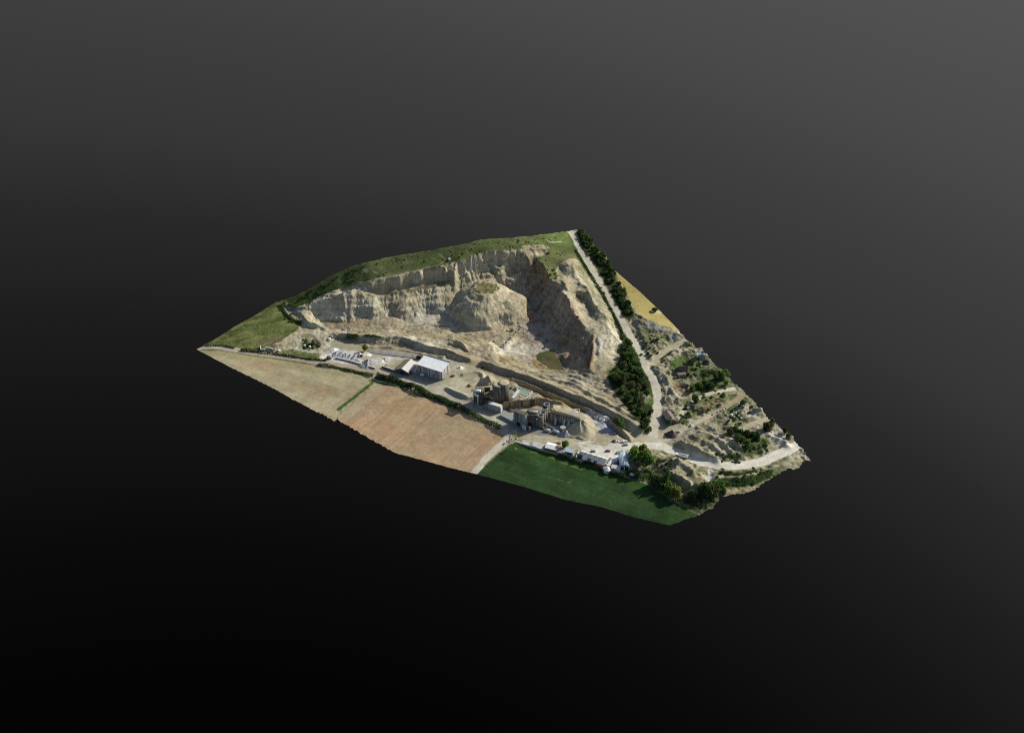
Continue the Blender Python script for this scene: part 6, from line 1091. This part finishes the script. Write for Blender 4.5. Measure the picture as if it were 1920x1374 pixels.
# dense belt along the upper road
BL = [((1084,437),(1088,435)),((1095,458),(1109,456)),((1109,480),(1121,475)),((1125,503),(1137,490)),((1139,528),(1150,515)),((1153,552),(1165,543)),((1167,575),(1177,567)),((1179,594),(1187,586))]
for i in range(105):
    u = RT.random()*(len(BL)-1); k = int(u); q = u-k; s = (i % 4+RT.random())/4
    e = lambda j, m_: BL[k][j][m_]+(BL[min(k+1, len(BL)-1)][j][m_]-BL[k][j][m_])*q
    x = e(0, 0)+(e(1, 0)-e(0, 0))*s; y = e(0, 1)+(e(1, 1)-e(0, 1))*s; h = RT.uniform(2.0, 3.8)+2.0*s; z = np.interp(u, [0, 1, 2, 3, 4, 5, 6, 7], [21, 19, 17.5, 15, 13.5, 11.5, 10, 9])
    bx, by = at(x, y, z); 
    tree(0, 0, h, RT.uniform(2.0, 3.2), RT.choice(['leaf_deep', 'leaf_dark', 'leaf_mid', 'leaf_dark', 'leaf_olive']), 'dark tree in the dense belt along the upper road', 'belt trees', base=(bx, by, zat(bx, by)))
# wood in the hollow beside the road
WOOD = [(1168,632),(1176,640),(1180,646),(1172,652),(1182,660),(1187,667),(1166,666),(1178,674),(1189,680),(1194,686),(1170,686),(1184,692),(1197,695),(1202,706),(1160,700),(1174,704),(1188,708),(1202,714),(1164,718),(1180,722),(1196,728),(1170,732),(1186,738),(1178,746),(1192,752),(1202,756),(1188,764),(1198,772),(1206,780),(1212,790),(1158,712),(1208,800),(1210,722),(1213,738),(1152,706)]
for i, (x, y) in enumerate(WOOD):
    tree(x, y, RT.uniform(3.2, 7.6), RT.uniform(2.6, 4.4), RT.choice(['leaf_dark', 'leaf_deep', 'leaf_mid', 'leaf_olive', 'leaf_mid']), 'bushy tree in the wood beside the gravel road', 'trees of the wood')
for x, y, h, r, m_, lab in ((1168,712,11,2.4,'leaf_olive','slim poplar standing at the pit side of the wood'),(1194,742,13,2.6,'leaf_olive','tallest slim poplar in the middle of the wood'),(1182,692,9,2.8,'leaf_mid','paler poplar at the top of the wood'),(1200,765,10,2.0,'leaf_olive','slim poplar at the lower end of the wood')): tree(x, y, h, r, m_, lab, kind='poplar')
tree(1180, 668, 8, 4.4, 'leaf_mid', 'largest rounded tree at the top of the wood'); tree(1217, 806, 4, 2.4, 'leaf_bright', 'bright small tree at the foot of the wood by the junction'); tree(1221, 772, 4, 2.4, 'leaf_deep', 'dark tree standing at the road edge below the wood')
# single trees
for a_ in [(1191,847,9.5,4.0,'leaf_yellow','yellowish round tree nearest the white van'),(1190,858,10.5,4.8,'leaf_bright','green round tree right beside the vaulted barn'),(1206,846,9.5,4.2,'leaf_yellow','yellowish round tree at the back of the outer tree row'),(1210,855,10.5,4.6,'leaf_yellow','yellow-green round tree in the middle of the outer tree row'),(1213,866,12,5.4,'leaf_bright','big green round tree at the front of the outer tree row')]: tree(*a_)
for a_ in [(1231,900,11,4.8,'leaf_olive','olive willow first in the row at the green field corner'),(1241,906,11,4.8,'leaf_mid','green willow second in the row at the green field corner'),(1256,916,11,5,'leaf_mid','green willow between the poplar and the yellowish willow'),(1267,924,10,4.8,'leaf_yellow','yellowish willow at the end of the willow row'),(1324,918,12,6,'leaf_mid','big willow at the very corner above the dark shadow'),(1335,920,11,5.2,'leaf_olive','olive willow hanging over the edge at the corner'),(1345,912,10,4.6,'leaf_bright','bright willow above the corner edge')]: tree(*a_, kind='willow')
tree(1249, 900, 13, 2.9, 'leaf_mid', 'tall poplar rising from the willow row', kind='poplar'); tree(1296, 928, 6, 3.4, 'leaf_mid', 'round green tree between the willow row and the corner willows'); tree(1312, 934, 4, 2.6, 'leaf_deep', 'small dark tree beside the big corner willow'); tree(1356, 920, 6, 2.2, 'leaf_olive', 'thin drooping willow farthest along the corner edge', kind='willow')
for a_ in [(1352,704,8,4.2,'leaf_bright','big bright tree at the outer edge of the turf'),(1360,702,7,3.6,'leaf_bright','bright tree leaning on the big bright tree'),(1361,718,5,2.2,'leaf_bright','small bright tree below the big bright tree'),(1344,708,7,3.2,'leaf_mid','darker tree on the turf side of the big bright tree'),(1298,729,5.5,3.0,'leaf_mid','green tree nearest the bare brown patch'),(1306,724,6,2.8,'leaf_dark','dark tree behind the green tree by the brown patch'),(1314,726,5.5,2.8,'leaf_mid','green tree on the thicket side of the brown patch'),(1303,749,6,3.2,'leaf_mid','single round tree beside the winding track'),(1354,743,5,2.4,'leaf_mid','small tree along the outer track'),(1330,724,5,4,'leaf_deep','broad dark tree in the middle of the thicket'),(1322,718,4.5,3.4,'leaf_dark','dark tree at the back of the thicket'),(1339,722,4.5,3.4,'leaf_deep','dark tree on the outer side of the thicket'),
   (1393,757,5.5,2.7,'leaf_dark','dark tree beside the upper end of the dirt track'),(1369,809,6.5,2.8,'leaf_olive','olive pollard tree at the edge of the middle copse'),(1378,806,6,2.8,'leaf_mid','green tree behind the olive pollard tree'),(1388,813,7,3.2,'leaf_dark','dark tree in the middle of the copse'),(1383,823,7,3.4,'leaf_dark','dark tree on the near side of the copse'),(1391,826,6,3,'leaf_mid','green tree on the near side of the copse'),(1402,833,6.5,2.9,'leaf_mid','green tree at the lowest corner of the copse'),(1404,817,7,4.2,'leaf_deep','broad deep green tree at the back of the copse'),(1414,818,6.5,4,'leaf_deep','broad deep green tree at the outer side of the copse'),
   (1472,808,5.5,2.6,'leaf_dark','dark tree on the outer rim above the road end'),(1477,818,5,2.4,'leaf_mid','green tree on the outer rim nearest the road end'),(1228,581,4,3.0,'leaf_mid','lone round tree on the yellow field'),(1163,794,7,3.4,'leaf_bright','bright bushy tree beside the bluish heap'),(1156,790,7.5,3.2,'leaf_olive','olive tree leaning on the bright bushy tree'),(1167,801,5,2.4,'leaf_bright','small bright tree at the ditch side'),(1255,792,5.5,2.6,'leaf_mid','round green tree against the brown farm house'),(685,653,7,2.4,'leaf_yellow','yellow-green round tree at the end of the troughs'),(1058,834,6,2.9,'leaf_bright','round green tree beside the white hall'),(1087,858,5,2.3,'leaf_grey','pale grey-green tree before the end of the long house'),(1104,864,4,1.8,'leaf_grey','small pale tree before the middle of the long house'),(1116,868,3.5,1.6,'leaf_grey','small pale tree beside the red roof'),(587,643,4,2.6,'blossom','pink blossom tree in the dark bushes')]: tree(*a_)
tree(1440, 798, 8, 3.6, 'leaf_olive', 'spiky olive tree clump at the outer edge', kind='willow'); tree(1446, 794, 9, 2.6, 'leaf_olive', 'pointed olive tree behind the spiky clump', kind='poplar'); tree(1435, 800, 7, 2.8, 'leaf_dark', 'dark tree on the inner side of the spiky clump')
# shrubs: dark dots on the hillside and tufts in the scrub
k = 0
hz_ = A['grassy_hill']
while k < 95:
    x = RT.uniform(640, 1060); y = RT.uniform(435, 545)
    if not inside(np.array([x]), np.array([y]), hz_)[0]: continue
    if RT.random() > .35+.5*(x > 840): continue
    s = RT.uniform(.45, 1.15); bush(x, y, s*1.25, s*.8, 'leaf_hill', 'small dark shrub dotted over the green hillside', 'shrubs on the hillside'); k += 1
for k in range(34):
    q = RT.random(); x = 560+110*q; y = np.interp(x, [560,600,640,670], [562,545,528,518])+RT.uniform(-14, 10); bush(x, y, RT.uniform(1.2, 2.4), RT.uniform(.9, 1.7), RT.choice(['leaf_dark', 'leaf_deep']), 'dark shrub on the steep west shoulder of the hill', 'shrubs on the west shoulder')
for x0, x1, y0, y1, n, mats, lab, grp in [(1280,1345,672,712,26,('leaf_mid','leaf_dark'),'shrub on the turf around the stone hut','shrubs around the stone hut'),(1285,1360,722,775,30,('leaf_dark','leaf_mid','leaf_olive'),'shrub between the winding track and the dirt track','shrubs between the tracks'),(1362,1410,755,800,22,('leaf_dark','leaf_mid'),'shrub on the stony slope beyond the dirt track','shrubs beyond the dirt track'),(1395,1440,820,850,26,('leaf_mid','leaf_dark'),'shrub between the copse and the pale road','shrubs below the copse'),(1340,1395,852,868,14,('leaf_olive','leaf_dark'),'shrub along the inner verge of the pale road','shrubs along the road verge'),(1345,1470,878,912,30,('leaf_mid','leaf_dark','leaf_olive'),'shrub on the bank below the pale road','shrubs on the road bank'),(1228,1258,860,898,20,('leaf_olive','leaf_dark'),'shrub on the bank behind the willows','shrubs behind the willows'),(1270,1290,775,800,9,('leaf_dark','leaf_mid'),'shrub around the brown farm house','shrubs around the farm house'),(568,600,636,655,16,('leaf_dark','leaf_deep','leaf_mid'),'dark bush in the rough ground by the pit lip','bushes by the pit lip'),(520,552,568,606,12,('leaf_dark','leaf_mid'),'bush at the top of the meadow','bushes atop the meadow'),(1140,1160,690,712,8,('leaf_dark','leaf_mid'),'bush on the pit side of the wood','bushes beside the wood'),(1200,1235,628,668,16,('leaf_deep','leaf_dark'),'dark bush on the bank above the gravel road','bushes on the road bank'),(1020,1046,505,523,9,('leaf_mid','leaf_dark'),'shrub at the east rim of the pit','shrubs at the east rim'),(1230,1262,590,600,4,('leaf_mid',),'small shrub at the lone tree on the yellow field','shrubs at the lone tree')]:
    for i in range(n): s = RT.uniform(.8, 1.9); bush(RT.uniform(x0, x1), RT.uniform(y0, y1), s*1.2, s, RT.choice(mats), lab, grp)
bush(1083, 595, 1.6, 1.4, 'leaf_deep', 'single dark bush on the reddish rim of the pit'); bush(957, 728, 2.2, 1.3, 'leaf_mid', 'green bush between the silos and the settling basins'); bush(905, 690, 2.0, .8, 'leaf_mid', 'low green bush at the start of the dike'); bush(1127, 540, 2, 1.4, 'leaf_deep', 'dark bush half-way along the spoil heap'); bush(1131, 551, 2.6, 2.2, 'leaf_dark', 'bigger dark bush beside the upper road')
